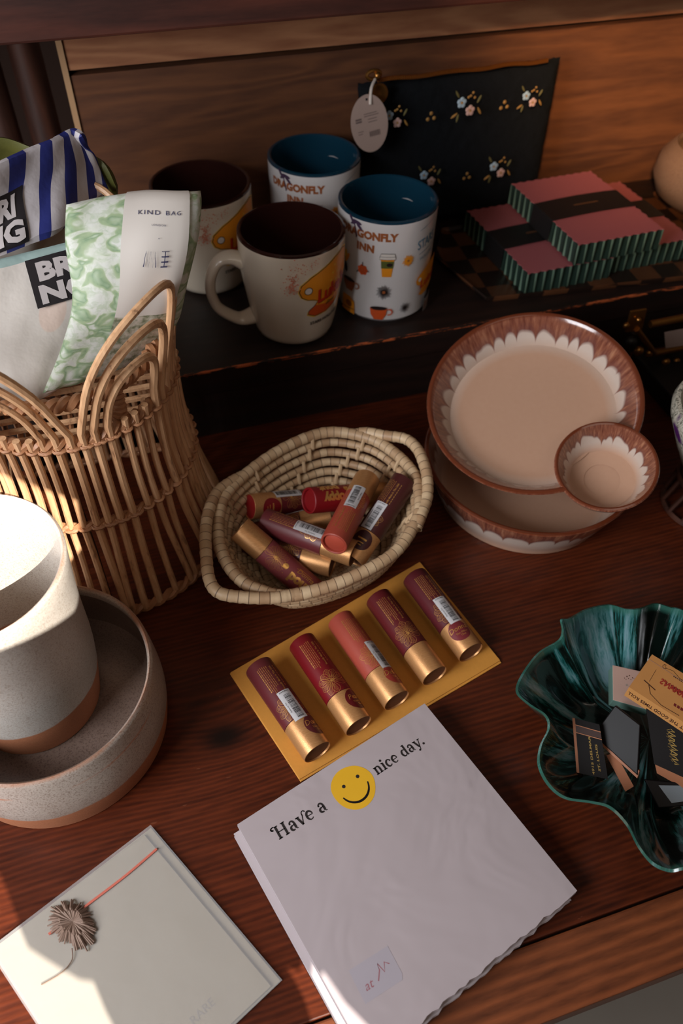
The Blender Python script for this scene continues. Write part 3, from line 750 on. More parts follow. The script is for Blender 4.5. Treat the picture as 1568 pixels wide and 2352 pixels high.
def uvtube(mb, path, r, m, closed, n=10, wrap=.0045, flat=1.0):
    path = [Vector(p) for p in path]; N = len(path); rings = []; prev = None; L = 0; Ls = []
    for i, p in enumerate(path):
        a = path[(i-1) % N] if (closed or i > 0) else p; b_ = path[(i+1) % N] if (closed or i < N-1) else p; t = (b_-a).normalized()
        ref = prev or Vector((0, 0, 1)); nn = (ref-t*ref.dot(t)).normalized(); prev = nn; bb = t.cross(nn)
        rr = r*(1+.05*math.sin(i*2.3)); rings.append([p+nn*(rr*math.cos(2*math.pi*k/n))+bb*(rr*flat*math.sin(2*math.pi*k/n)) for k in range(n)])
        if i: L += (path[i]-path[i-1]).length
        Ls.append(L)
    if closed: Ls.append(L+(path[0]-path[-1]).length)
    T = Ls[-1]
    def uvf(u, v):
        x = u*(N if closed else N-1); i = min(int(x+1e-6), len(Ls)-2); return ((Ls[i]+(Ls[i+1]-Ls[i])*(x-i))/wrap, v)
    mb.grid(rings, m, cu=closed, cv=True, uvf=uvf)
b = MB()
for kc in range(NC-1): uvtube(b, coil(kc), cr, M_palm, True, wrap=.0062+.0007*(kc % 3))
# floor coils
for kc in range(12):
    f = .60*(1-(kc+1)/12.5)
    uvtube(b, [Vector((cen.x, cen.y, 0))+Vector((q.x-cen.x, q.y-cen.y, 0))*f+Vector((0, 0, cr*.98)) for q in rim[::3]], cr*.95, M_palm, True)
rnd = random.Random(3)
for kc in range(NC-1):
    A_, B_ = coil(kc), coil(kc+1)
    for k_ in range(0, 13):
        i = int((k_/13+kc*.009+rnd.uniform(-.004, .004))*NR) % NR
        p, q_ = A_[i], B_[i]; dd = (q_-p); inw = Vector((cen.x-p.x, cen.y-p.y, 0)).normalized()
        b.tube([p+inw*(cr*.9)-dd*.15, (p+q_)/2+inw*(cr*1.15), q_+inw*(cr*.9)+dd*.1], lambda t: .0015, M_palm, 6)
b.build('woven_wall', pb)
b = MB(); uvtube(b, coil(NC-1), .0043, M_palm, True, 12, wrap=.0058); b.build('rim', pb)
hL = [(712, 1358, .0455), (672, 1366, .0458), (628, 1373, .047), (560, 1372, .049), (505, 1362, .051), (482, 1335, .053), (474, 1285, .055), (472, 1225, .056), (480, 1172, .056), (500, 1130, .055), (532, 1106, .0545), (556, 1094, .052)]
hR = [(806, 1000, .054), (838, 993, .0575), (880, 1000, .060), (930, 1008, .062), (957, 1030, .063), (972, 1062, .063), (981, 1100, .061), (980, 1145, .058), (966, 1185, .056), (955, 1215, .053)]
for hp in (hL, hR):
    b = MB(); uvtube(b, smoothpts([P(*q) for q in hp], 8), .0042, M_palm, False, 12, wrap=.0068); b.build('handle', pb)

# ================================================================== ENVELOPE, PAPER PAD
M_env = plain('mustard_paper', (204, 140, 56), .7, var=.07, scale=400, bump=.15)
eA, eB, eC, eD = P(527, 1545, .0022), P(965, 1289, .0022), P(1152, 1520, .0022), P(690, 1794, .0022)
ev = MB()
def slab(mb, cs, z0, z1, m, n=1):
    lo = [Vector((c.x, c.y, z0)) for c in cs]; mb.prism(lo, Vector((0, 0, z1-z0)), m)
slab(ev, [eA, eB, eC, eD], .0002, .0011, M_env)
sh = [x+(sum((eA, eB, eC, eD), Vector())/4-x)*.004 for x in (eA, eB, eC, eD)]
# flap folded over the near half
slab(ev, [eA.lerp(eB, .003), eA.lerp(eB, .997), eB.lerp(eC, .985), eA.lerp(eD, .985)], .00112, .0020, M_env)
fold = [eA.lerp(eB, .30)+(eD-eA)*.02, eA.lerp(eB, .55)+(eC-eB)*.34, eA.lerp(eB, .62)+(eC-eB)*.95, eA.lerp(eB, .64)+(eC-eB)*.95, eA.lerp(eB, .57)+(eC-eB)*.33, eA.lerp(eB, .32)+(eD-eA)*.02]
tag(ev.build('envelope', smooth=False, bevel=.0003), 'mustard yellow paper envelope lying on the desk with the row of lip tubes on it', 'envelope')
ZE = .0021

M_pap = plain('white_paper', (182, 171, 174), .45, var=.02)
k = NT('glossy_sleeve_paper'); vv = k.coord(); n_ = k.noise(vv, 16, 3, .55, .6)
k.col(lin((176, 164, 167))); k.rough(.42); k.b.inputs['Coat Weight'].default_value = .6; k.b.inputs['Coat Roughness'].default_value = .16
k.bump(n_, .35, .006); M_sleeve = k.m
M_ink = plain('black_ink', (34, 28, 28), .5); M_smile = plain('smile_yellow', (222, 170, 34), .5, var=.05)
def ragged(a, b_, n, amp, seed):
    r = random.Random(seed); d = (b_-a).normalized(); nn = Vector((-d.y, d.x, 0)); return [a.lerp(b_, i/n)+nn*r.uniform(-amp, amp) for i in range(1, n)]
def padshape(TL, TR, BR, BL, rag, seed):
    return [TL, TR, BR]+(ragged(BR, BL, 40, .0007, seed) if rag else [])+[BL]
zt = .0152
TL, TR, BR = P(545, 1893, zt), P(975, 1615, zt), P(1325, 2045, zt); wv = TR-TL; BL = BR-wv*1.0+(TL-TR)*.02
def off(q, dx, dy, z): return Vector((q.x+dx, q.y+dy, z))
def pad(name, label, dx, dy, z0, z1, m, seed, grp='notepads in the pile'):
    mb = MB(); o = [off(q, dx, dy, 0) for q in padshape(TL, TR, BR, BL, True, seed)]
    n = max(2, int((z1-z0)/.0009)); zz = z0
    for i in range(n):
        h = (z1-z0)/n; r = random.Random(seed*7+i); j = Vector((r.uniform(-.00035, .00035), r.uniform(-.00035, .00035), 0))
        mb.prism([q+j+Vector((0, 0, z0+h*i)) for q in o], Vector((0, 0, h*.93)), m if i == n-1 else M_pap)
    return mb
# the lower pad lies on desk and envelope edge, the upper on it
mb = pad('notepad', '', -.0032, -.0022, .0023, .0085, M_pap, 3)
tag(mb.build('notepad', smooth=False), 'plain white notepad peeking out left beneath the printed smiley notepad', 'notepad', 'notepads in the pile')
mb = pad('notepad', '', 0, 0, .0087, zt, M_sleeve, 5)
# serif lettering drawn stroke by stroke
def serif(txt, h):
    S = []; x = 0; st = .25; th = .11
    def L(p, w=st, **k_): return line([(x+a, b_) for a, b_ in p], w, **k_)
    def ser(cx, y, w=.46): return line([(x+cx-w/2, y), (x+cx+w/2, y)], .12)
    for ch in txt:
        if ch == ' ': x += .55; continue
        if ch == 'H':
            S += L([(.30, 0), (.30, 1.42)])+L([(1.12, 0), (1.12, 1.42)])+L([(.3, .72), (1.12, .72)], .11)+ser(.30, .06)+ser(1.12, .06)+ser(1.12, 1.36)+ser(.36, 1.36, .36)
            S += line([(x+a, b_) for a, b_ in arc(.02, 1.28, .24, .16, 60, 250, 12)], lambda t: .10+.08*t, rnd=True); x += 1.52
        elif ch == 'a':
            S += L([(.66, .66), (.66, .16)])+L(arc(.78, .16, .12, .12, 180, 300, 6), .10)+line([(x+a, b_) for a, b_ in arc(.40, .66, .26, .34, 0, 150, 12)], lambda t: .22-.08*t)+ell(x+.20, .80, .10)
            S += line([(x+a, b_) for a, b_ in arc(.38, .29, .24, .24, 70, 300, 16)], lambda t: .12+.12*math.sin(math.pi*t))+L([(.44, .53), (.66, .58)], .10); x += 1.0
        elif ch == 'v':
            S += L([(.16, 1.0), (.46, .02)], .24)+L([(.44, .02), (.80, 1.0)], .11)+ser(.16, .96, .42)+line([(x+a, b_) for a, b_ in arc(.98, .98, .22, .32, 190, 30, 12)], .10, rnd=True); x += 1.0
        elif ch == 'e':
            S += line([(x+a, b_) for a, b_ in arc(.46, .50, .33, .46, 5, 315, 26)], lambda t: .10+.15*math.sin(math.pi*min(1, t*1.15)))+L([(.16, .52), (.80, .52)], .10); x += .94
        elif ch == 'n':
            S += L([(.26, 0), (.26, 1.0)])+L([(.80, 0), (.80, .66)])+line([(x+a, b_) for a, b_ in arc(.53, .66, .27, .30, 0, 170, 14)], lambda t: .24-.14*t)+ser(.26, .06)+ser(.80, .06)+ser(.18, .95, .28); x += 1.12
        elif ch == 'i': S += L([(.26, 0), (.26, 1.0)])+ser(.26, .06)+ser(.18, .95, .28)+ell(x+.26, 1.32, .16); x += .58
        elif ch == 'c': S += line([(x+a, b_) for a, b_ in arc(.46, .50, .33, .44, 40, 320, 24)], lambda t: .10+.15*math.sin(math.pi*t))+ell(x+.70, .74, .11); x += .90
        elif ch == 'd':
            S += L([(.74, .1), (.74, 1.46)])+ser(.80, .06, .26)+ser(.66, 1.41, .28)+line([(x+a, b_) for a, b_ in arc(.42, .48, .29, .42, 45, 315, 24)], lambda t: .10+.15*math.sin(math.pi*t)); x += 1.06
        elif ch == 'y':
            S += L([(.16, 1.0), (.50, .05)], .24)+L([(.86, 1.0), (.42, -.30)], .11)+ser(.16, .96, .42)+ser(.86, .96, .34)+ell(x+.28, -.32, .13)+L([(.42, -.3), (.28, -.38)], .1); x += 1.0
        elif ch == '.': S += ell(x+.18, .12, .15); x += .4
    return [[(a*h, b_*h) for a, b_ in t] for t in S], x*h
def pixframe(p0, p1, z):
    """2D frame on a level sheet: origin at pixel p0, x towards pixel p1"""
    a, b_ = P(*p0, z), P(*p1, z); ex = (b_-a).normalized(); ey = Vector((-ex.y, ex.x, 0)); return a, ex, ey, (b_-a).length
def lay(mb, items, p0, p1, z, lift=.00008):
    a, ex, ey, L_ = pixframe(p0, p1, z); mb.prints(items, lambda u, v, l: a+ex*u+ey*v+Vector((0, 0, l)), lift)
    return L_
ztx = zt-.0001+.00005
for tx, p0, p1 in (('Have a', (640, 1930), (755, 1858)), ('nice day.', (866, 1781), (977, 1707))):
    a, ex, ey, L_ = pixframe(p0, p1, ztx); T, w = serif(tx, 1.0); s = L_/w
    T = [[(x*s, y*s) for x, y in t] for t in T]; lay(mb, [(T, M_ink)], p0, p1, ztx)
a, ex, ey, L_ = pixframe((812, 1808), (862, 1776), ztx); c0 = a
rr = .0133
wob = [(rr*(1+.02*math.sin(3*t)+.015*math.cos(5*t))*math.cos(t), rr*(1+.02*math.sin(3*t+1))*math.sin(t)) for t in [2*math.pi*i/48 for i in range(48)]]
smile = line(arc(0, 0, .0090, .0092, -165, -12, 20), lambda t: .0009+.0006*math.sin(math.pi*t), rnd=True)+ell(-.0048, .0035, .0011)+ell(.0056, .0042, .0011)
lay(mb, [(fan(wob), M_smile), (smile, M_ink)], (812, 1808), (862, 1776), ztx)
# small clear price sticker
M_stk = plain('clear_sticker', (168, 160, 168), .3, var=.03); M_rp = plain('faint_red_ink', (150, 96, 104), .5)
st_ = fan([(-.011, -.0085), (.011, -.0085), (.0125, -.006), (.0125, .0085), (-.011, .0085)])
lay(mb, [(st_, M_stk), (xf(text2d('at', .0062, .3, 0), -.005, -.004)+line([(0, -.003), (.003, .001), (.0035, .004), (.005, -.001), (.007, .003), (.009, .001)], .0006), M_rp)], (862, 2240), (930, 2196), ztx)
tag(mb.build('notepad', smooth=False), 'white notepad printed Have a nice day with a yellow smiley face', 'notepad', 'notepads in the pile')

# ================================================================== CARD IN A SLEEVE
M_card = plain('cream_card', (134, 120, 98), .5, var=.05, scale=30, bump=.1)
k = NT('clear_sleeve'); k.col((1, 1, 1)); k.rough(.05); k.b.inputs['Alpha'].default_value = .12; k.b.inputs['Coat Weight'].default_value = 1; k.bump(k.noise(k.coord(), 30, 3), .3, .004); M_clear = k.m
M_pink = plain('pink_thread', (206, 110, 92), .6)
M_feather = plain('tassel_thread', (128, 104, 90), .7, var=.2, scale=300)
cz = .0052
k0, k1, k2 = P(345, 1893, cz), P(-30, 2180, cz), P(648, 2250, cz); k3 = k1+(k2-k0)
card = thing('greeting_card', 'cream card in a clear sleeve with a pink thread and frilled tassel, lower left', 'card', (k0.x, k0.y, 0))
def inner(f, f2): return [k0.lerp(k1, f).lerp(k2.lerp(k3, f), f2), k0.lerp(k1, 1-f).lerp(k2.lerp(k3, 1-f), f2), k0.lerp(k1, 1-f).lerp(k2.lerp(k3, 1-f), 1-f2), k0.lerp(k1, f).lerp(k2.lerp(k3, f), 1-f2)]
b = MB(); slab(b, inner(.006, .006), .0003, .0020, M_card); b.build('card_back', card, smooth=False, bevel=.0003)
fr_ = [k0.lerp(k1, .058).lerp(k2.lerp(k3, .058), .02), k0.lerp(k1, .985).lerp(k2.lerp(k3, .985), .01), k0.lerp(k1, .985).lerp(k2.lerp(k3, .985), .985), k0.lerp(k1, .058).lerp(k2.lerp(k3, .058), .985)]
b = MB(); slab(b, fr_, .0022, .0036, M_card)
a, ex, ey, L_ = pixframe((470, 2330), (500, 2300), .0037)
b.prints([(text2d('RARE', .006, 0, 0), plain('grey_print', (120, 108, 96), .6))], lambda u, v, l: a+ex*u+ey*v+Vector((0, 0, l)), .00008)
b.build('folded_card', card, smooth=False, bevel=.0003)
b = MB(); slab(b, [k0, k1, k3, k2], .0040, .0042, M_clear); b.build('clear_sleeve', card, smooth=False)
b = MB(); t0, t1, t2, t3 = P(360, 1950, .0046), P(290, 2010, .0046), P(205, 2075, .0048), P(112, 2146, .0052)
b.tube(smoothpts([t0, t1, t2, t3], 6), .00075, M_pink, 6); b.build('pink_thread', card)
b = MB(); rn = random.Random(5); cq = P(168, 2118, .0056)
for i in range(84):
    a = 360*i/84; px_ = math.cos(R_(a)); py_ = math.sin(R_(a))
    ln = 42+14*max(0, math.cos(R_(a-188)))+26*max(0, math.cos(R_(a-62)))**4+rn.uniform(-9, 7)
    e_ = P(168+ln*px_, 2118+ln*py_, .0050); m_ = P(168+ln*.55*px_, 2118+ln*.55*py_, .0050)+Vector((0, 0, .0030+rn.uniform(-.0006, .0006)))
    b.tube([P(168+2*px_, 2118+2*py_, .0062), m_, e_], lambda q: .00085*(1-.45*q), M_feather, 5)
b.tube(smoothpts([P(165, 2178, .0056), P(165, 2205, .005), P(140, 2235, .0048), P(95, 2262, .0047)], 5), .0003, M_feather, 4)
b.build('tassel', card)

# ================================================================== LIP TINT TUBES
M_gold = NT('gold_paper'); k = M_gold; n_ = k.noise(k.coord('Object', (1, 60, 60)), 40, 3, .5)
k.col(k.mix(n_, lin((176, 118, 66)), lin((222, 170, 116)))); k.rough(.38); k.b.inputs['Metallic'].default_value = .55; k.bump(n_, .2, .0004); M_gold = k.m
M_foil = plain('gold_foil', (226, 172, 96), .3, .7); M_cardb = plain('brown_cardboard', (112, 70, 46), .8, var=.2, scale=300)
M_lab = plain('label_white', (196, 194, 196), .5); M_bar = plain('barcode_black', (28, 26, 28), .6)
TL_, TR_ = .0722, .0097
TM = {}
def tmat(c):
    if c not in TM: TM[c] = plain('tube_paper_%d_%d_%d' % c, c, .42, var=.05, scale=500, bump=.08)
    return TM[c]
def flower(cx, cy, s, seed=0):
    r = random.Random(seed); o = []
    for i in range(9):
        a = R_(35+290*i/8+180-145); ln = s*r.uniform(.85, 1.1); w = s*.36
        ca, sa = math.cos(a), math.sin(a)
        pts = []
        for t in [q/10 for q in range(11)]: pts.append((t*ln, w*math.sin(math.pi*min(1, t**1.7))**.8*.75))
        pts += [(x, -y) for x, y in pts[::-1]]
        pts = [(cx+x*ca-y*sa, cy+x*sa+y*ca) for x, y in pts]; o += line(pts, .00020)
        for f in (-.28, 0, .28): o += line([(cx+x*ca-y*sa, cy+x*sa+y*ca) for x, y in ((.28*ln, f*w*.3), (.6*ln, f*w*.8), (.9*ln, f*w*.7))], .00014)
    for i in range(26):
        a = r.uniform(0, 6.28); q = s*r.uniform(.02, .24); o += ell(cx+q*math.cos(a), cy+q*math.sin(a), .00028, n=6)
    return o
def flip(tris): return [[(-x, -y) for x, y in t] for t in tris]
def lip_tube(label, col, dot, p0, p1, roll=0.0, name='Donna', lab=None, group=None, big=None, dotv=0.0, texts=True, endcol=None, dotu=.0580):
    """p0: centre of the coloured end, p1: somewhere along the axis towards the gold cap"""
    ax = (p1-p0).normalized(); up = Vector((0, 0, 1)); up = (up-ax*up.dot(ax)).normalized(); sd = up.cross(ax)   # u along ax, v round
    t = thing('lip_tint_tube', label, 'tube', tuple(p0+ax*TL_/2), 0, group)
    mc = tmat(col); md = tmat(dot)
    def fn(u, v, l):
        a = R_(roll)+v/TR_; r = TR_+l; return p0+ax*u+up*(r*math.cos(a))+sd*(r*math.sin(a))
    Mx = Matrix((up, sd, ax)).transposed().to_4x4() if False else None
    def ring(prof, mb, m):
        pts = []
        for i in range(40):
            a = 2*math.pi*i/40; pts.append([p0+ax*u+up*(r*math.cos(a))+sd*(r*math.sin(a)) for r, u in prof])
        mb.grid(pts, m, cu=True)
    b = MB(); ring([(0, .0022), (TR_*.80, .0022), (TR_*.82, .0004), (TR_*.90, 0), (TR_*.98, .0004), (TR_, .0012), (TR_, .0492), (TR_*.8, .0494)], b, mc)
    if endcol:
        ring([(0, .0018), (TR_*.70, .0018), (TR_*.74, .0021)], b, tmat(endcol))
    art = [(flower(.0402, -.0005, .0096, hash(label) % 99), M_foil)]
    if texts:
        tl = []; rr_ = random.Random(len(label))
        for i in range(6):
            y = -.0056+i*.00125; u0 = .0065+rr_.uniform(0, .001); u1 = .027+rr_.uniform(-.005, .003)
            x = u0
            while x < u1:
                w = rr_.uniform(.0006, .0024); tl += rect(x, y, min(x+w, u1), y+.00030+(.0002 if i == 0 else 0)); x += w+.0004
        tl += [[(x, y) for x, y in q] for q in xf(flip(text2d('Proudly Made In The USA', .0019, 0, .02)), .018, .0040)]
        for i in range(9): tl += rect(.008+i*.0020, .0056, .0094+i*.0020, .0060)
        art.append((tl, M_foil))
    if big == 'side':
        art.append((xf(flip(text2d('poppy', .0085, .0, .055, .95)), .0205, .0152), M_foil))
        art.append((xf(flip(text2d('& pout', .0085, .0, .055, .95)), .0205, .0215), M_foil))
    if big == 'top':
        art[-1:] = []
        if texts: pass
        art.append((xf(flip(text2d('poppy', .0095, .0, .055, .95)), .0190, -.0045)+xf(flip(text2d('& pout', .0095, .0, .055, .95)), .0190, .0045), M_foil))
    if big == 'pout':
        art[-1:] = []
        art.append((xf(flip(text2d('& pout', .0098, .0, .055, .95)), .0200, .0048)+xf(flip(text2d(name, .0052, .25, .01)), .0150, -.0020)+rect(.008, -.0046, .0235, -.0042)+rect(.010, -.0058, .0215, -.0054), M_foil))
    b.prints([(dice(x, .0022), m_) for x, m_ in art], fn, .00007); b.build('tube_body', t)
    b = MB(); ring([(TR_*.80, .0495), (TR_, .0496), (TR_, .0712), (TR_*.985, TL_-.0002), (TR_*.95, TL_), (TR_*.94, TL_-.0003), (TR_*.93, TL_-.0011)], b, M_gold)
    ring([(TR_*.93, TL_-.0011), (0, TL_-.0011)], b, M_cardb if not endcol else tmat(endcol)); b.build('gold_cap', t)
    b = MB(); dv = TR_*R_(dotv)
    dtx = [(ell(dotu, dv, .0077, .0077, n=32), md)]
    if name == 'Ruby': dtx.append((rect(-.0035, .0004, .0035, .0016)+rect(-.0024, -.0022, .0026, -.0016)+rect(-.0014, -.0042, .0016, -.0036), M_foil))
    else: dtx.append((xf(text2d(name, .0052, .25, 0), 0, .0002)+xf(text2d('The Party' if name == 'Debbie' else 'The Other', .0020, 0, 0), 0.0008, -.0026)+xf(text2d('Girl' if name == 'Debbie' else 'One', .0020, 0, 0), .001, -.0046), M_foil))
    dtx[1] = (xf(dtx[1][0], dotu, dv, math.pi/2), M_foil)
    b.prints([(dice(x, .0022), m_) for x, m_ in dtx], fn, .00016); b.build('round_sticker', t)
    if lab is not None:
        u0, v0 = lab; b = MB(); w, h = .0230, .0092
        L0 = rect(u0, v0, u0+w, v0+h); bars = []; x = u0+.0035; rr_ = random.Random(9)
        while x < u0+w-.0015:
            bw = rr_.choice((.0002, .0003, .0005)); bars += rect(x, v0+.0030, x+bw, v0+.0074); x += bw+rr_.choice((.0002, .00035, .0005))
        bars += xf(text2d('$14.95 MSRP', .0012, 0, .01), u0+.0016, v0+h/2, math.pi/2)+(xf(flip(text2d(name+' Lip Tint', .0013)), u0+w*.55, v0+.0018) if name != 'Ruby' else rect(u0+.008, v0+.0012, u0+.016, v0+.0017))+xf(flip(text2d('8 67713 1', .0013)), u0+w*.5, v0+.0076)
        b.prints([(dice(L0, .0022), M_lab), (dice(bars, .0022), M_bar)], fn, .00022); b.build('barcode_label', t)
    return t
G1 = 'lip tint tubes laid in a row on the envelope'
zz = ZE+TR_+.0001
def two(a, b_, z0, z1=None): return P(*a, z0), P(*b_, z1 if z1 is not None else z0)
row = [((593, 1531), (714, 1706), (94, 34, 38), (94, 34, 38), 'maroon plum tube nearest the envelope left corner, gold cap toward the pad', 4, 'Donna', (.0285, -.0035), None, 44),
       ((692, 1475), (808, 1645), (110, 10, 20), (96, 10, 18), 'bright red tube between the plum tube and the coral tube on the envelope', 0, 'Pearl', None, None, 44),
       ((780, 1423), (899, 1592), (158, 68, 54), (150, 52, 42), 'coral tube with a barcode label in the middle of the envelope row', 14, 'Debbie', (.0290, -.0010), None, 30),
       ((867, 1373), (983, 1532), (90, 24, 28), (90, 24, 28), 'dark maroon tube without barcode label between the coral tube and the last plum tube', -4, 'Ruby', None, 'side', 150),
       ((951, 1325), (1067, 1480), (84, 26, 32), (112, 36, 42), 'wine plum tube nearest the right end of the envelope with its round sticker uppermost', 2, 'Donna', (.0285, -.0042), None, -10)]
for a, b_, c, d, lb, rl, nm, lab, big, dv in row:
    p0, p1 = two(a, b_, zz); lip_tube(lb, c, d, p0, p1, rl, nm, lab, G1, big, dv)
G2 = 'loose lip tint tubes in the palm basket'
r0 = .0066+TR_
bk = [((748, 1147), (572, 1164), .013, .038, (96, 26, 32), (120, 14, 24), 'dark red tube with a red disc in its gold end in the palm basket', 20, 'Ruby', (.030, -.010), None, 40, (150, 26, 30)),
      ((706, 1150), (884, 1135), .055, .027, (124, 12, 20), (124, 12, 20), 'bright red tube with big gold lettering along the far side inside the palm basket', 0, 'Pearl', None, 'top', 150, None),
      ((640, 1216), (760, 1186), .022, .028, (92, 28, 30), (92, 28, 30), 'dark red tube mostly buried under the mauve and coral tubes in the palm basket', 20, 'Ruby', (.030, .002), None, 150, None),
      ((606, 1196), (740, 1245), .038, .038, (108, 44, 48), (98, 36, 42), 'mauve brown tube with a white barcode label across the middle of the palm basket', 10, 'Donna', (.026, -.006), None, 40, None),
      ((766, 1250), (815, 1155), .056, .052, (160, 66, 50), (160, 66, 50), 'coral tube lying on top of the heap with its coral end toward the viewer', -6, 'Debbie', (.0300, -.004), None, 160, (176, 74, 56)),
      ((880, 1178), (808, 1286), .044, .029, (70, 26, 26), (60, 22, 24), 'dark brown tube with its gold cap at the near right side of the palm basket', -14, 'Ruby', (.026, -.004), None, 20, None),
      ((676, 1322), (550, 1214), .021, .047, (142, 66, 70), (150, 80, 86), 'dusty pink tube with gold lettering at the front left inside the palm basket', 24, 'Donna', None, 'pout', -120, None),
      ((632, 1262), (764, 1296), .021, .022, (92, 36, 38), (92, 36, 38), 'dark rose tube under the mauve tube with its gold cap at the basket front', 0, 'Ruby', None, None, 150, None)]
for a, b_, z0, z1, c, d, lb, rl, nm, lab, big, dv, ec in bk:
    p0, p1 = two(a, b_, z0, z1)
    if 'gold lettering at the front' in lb or 'red disc' in lb or 'gold cap at' in lb or 'far side' in lb:   # these are fixed by their cap end
        p0 = p1-(p1-p0).normalized()*TL_ if 'far side' not in lb else p1-(p1-p0).normalized()*TL_
    if 'buried' in lb: p0 = p1-(p1-p0).normalized()*TL_
    lip_tube(lb, c, d, p0, p1, rl, nm, lab, G2, big, dv, endcol=ec)

# ================================================================== FOLDED BAGS IN THE RATTAN BASKET
def surf_fn(top, N):
    n, k_ = len(top), len(top[0])
    def fn(u, v, l):      # u across (columns), v down (rows)
        x = max(0, min(.9999, u))*(k_-1); y = max(0, min(.9999, v))*(n-1); i, j = int(y), int(x); a, b_ = y-i, x-j
        p = top[i][j]*(1-a)*(1-b_)+top[i+1][j]*a*(1-b_)+top[i][j+1]*(1-a)*b_+top[i+1][j+1]*a*b_
        return p+N[min(i, n-1)][min(j, k_-1)]*l
    return fn
def netP(rows, nu, nv, wr=0.0, seed=1):
    S = net([[P(*q) for q in r] for r in rows], nu, nv); r = random.Random(seed); ph = [r.uniform(0, 6) for _ in range(6)]
    for i, row in enumerate(S):
        for j, p in enumerate(row):
            u, v = j/(len(row)-1), i/(len(S)-1)
            p += Vector((0, -1, .3))*wr*(math.sin(7*u+4*v+ph[0])+.6*math.sin(15*v-6*u+ph[1])+.4*math.sin(23*u+9*v+ph[2]))
    return S
def sewn(mb, S, m, thick):
    top, N = pillow(mb, S, m, thick, uvf=lambda a, b_: (b_, a))
    # the side that faces the camera
    mid = S[len(S)//2][len(S[0])//2]
    if (CAM-mid).dot(N[len(S)//2][len(S[0])//2]) < 0:
        n, k_ = len(S), len(S[0]); top = [[S[i][j]*2-top[i][j] for j in range(k_)] for i in range(n)]; N = [[-x for x in r] for r in N]
    return surf_fn(top, N)
def fabric(name, build, rough=.6, coat=0.0):
    k = NT(name); tc = k.n('ShaderNodeTexCoord'); sx = k.n('ShaderNodeSeparateXYZ'); k.l(tc.outputs['UV'], sx.inputs[0])
    k.col(build(k, sx.outputs[0], sx.outputs[1], tc.outputs['UV'])); k.rough(rough); k.b.inputs['Coat Weight'].default_value = coat
    k.bump(k.noise(k.coord('Object'), 90, 3), .25, .003); return k.m
def leafy(k, u, v, uv):
    mp = k.n('ShaderNodeMapping'); mp.inputs['Scale'].default_value = (3.2, 6.5, 1); mp.inputs['Rotation'].default_value = (0, 0, .25); k.l(uv, mp.inputs[0])
    n = k.noise(mp.outputs[0], 1.7, 2, .5, .7); n2 = k.noise(mp.outputs[0], 4.5, 3, .6, .8)
    c = k.ramp(n, [(.40, lin((206, 208, 200))), (.48, lin((202, 206, 192))), (.51, lin((160, 176, 140))), (.57, lin((124, 150, 116))), (.63, lin((176, 190, 164))), (.68, lin((208, 210, 204)))])
    return k.mix(k.math('MULTIPLY', k.ramp(n2, [(.45, 0.0), (.6, 1.0)]), .45), c, lin((156, 176, 138)))
def stripes(k, u, v, uv):
    s = k.math('FRACT', k.math('ADD', k.math('MULTIPLY', u, 5.2), k.math('MULTIPLY', v, .35)))
    return k.mix(k.math('LESS_THAN', s, .47), lin((196, 190, 194)), lin((34, 44, 118)))
def dots(k, u, v, uv):
    mp = k.n('ShaderNodeMapping'); mp.inputs['Scale'].default_value = (2.6, 2.2, 1); k.l(uv, mp.inputs[0])
    vo = k.n('ShaderNodeTexVoronoi'); vo.inputs['Scale'].default_value = 1.15; k.l(mp.outputs[0], vo.inputs['Vector'])
    d = k.ramp(vo.outputs['Distance'], [(.28, 1.0), (.31, 0.0)])
    hue = k.ramp(vo.outputs['Color'], [(0, lin((214, 178, 164))), (.45, lin((212, 190, 176))), (.55, lin((186, 204, 200))), (1, lin((206, 186, 196)))])
    c = k.mix(k.math('MULTIPLY', d, .8), lin((206, 198, 190)), hue)
    return k.mix(k.math('LESS_THAN', v, .10), c, lin((150, 172, 168)))
M_leafy = fabric('leaf_print_fabric', leafy); M_str = fabric('striped_fabric', stripes); M_dots = fabric('dotted_fabric', dots)
M_olive = plain('olive_fabric', (80, 80, 30), .6, var=.25, scale=40, bump=.2); M_grayf = plain('pale_grey_fabric', (168, 160, 150), .6, var=.12, scale=60)
M_tagp = plain('paper_band', (206, 198, 190), .6, var=.02); M_navy = plain('navy_ink', (44, 46, 84), .5); M_patch = plain('black_patch', (26, 22, 28), .5); M_patchw = plain('patch_white', (196, 188, 188), .5)
M_pic = fabric('picture_print', lambda k, u, v, uv: k.ramp(k.noise(k.coord('Object'), 190, 3, .6), [(.35, lin((112, 118, 92))), (.5, lin((172, 168, 150))), (.62, lin((198, 190, 178)))]))

# grey bag, olive bag, striped bag, dotted bag, leafy pouch: from the far side forward
t = thing('folded_bag', 'olive green folded bag at the far side of the rattan basket behind the striped one', 'bag', tuple(P(180, 420, .2)), 0, 'folded bags in the rattan basket')
b = MB(); sewn(b, netP([[(-60, 325, .262), (8, 316, .262), (110, 352, .254), (222, 360, .246), (266, 428, .232)], [(-60, 420, .225), (12, 420, .225), (120, 440, .217), (215, 452, .212), (268, 480, .204)], [(-60, 520, .190), (12, 520, .190), (110, 540, .184), (190, 560, .180), (240, 580, .176)]], 8, 6, .0015, 3), M_olive, .003); b.build('fabric', t)
t = thing('folded_bag', 'blue and white striped folded bag with a black lettered patch leaning in the basket', 'bag', tuple(P(120, 480, .2)), 0, 'folded bags in the rattan basket')
b = MB(); S = netP([[(-70, 402, .268), (40, 350, .268), (120, 318, .267), (158, 297, .266), (186, 308, .264)], [(-50, 490, .248), (50, 450, .248), (130, 410, .248), (190, 375, .246), (222, 372, .244)], [(-30, 600, .226), (70, 560, .228), (140, 530, .228), (205, 470, .228), (254, 444, .228)]], 10, 7, .0012, 4)
fn = sewn(b, S, M_str, .0035); b.build('fabric', t)
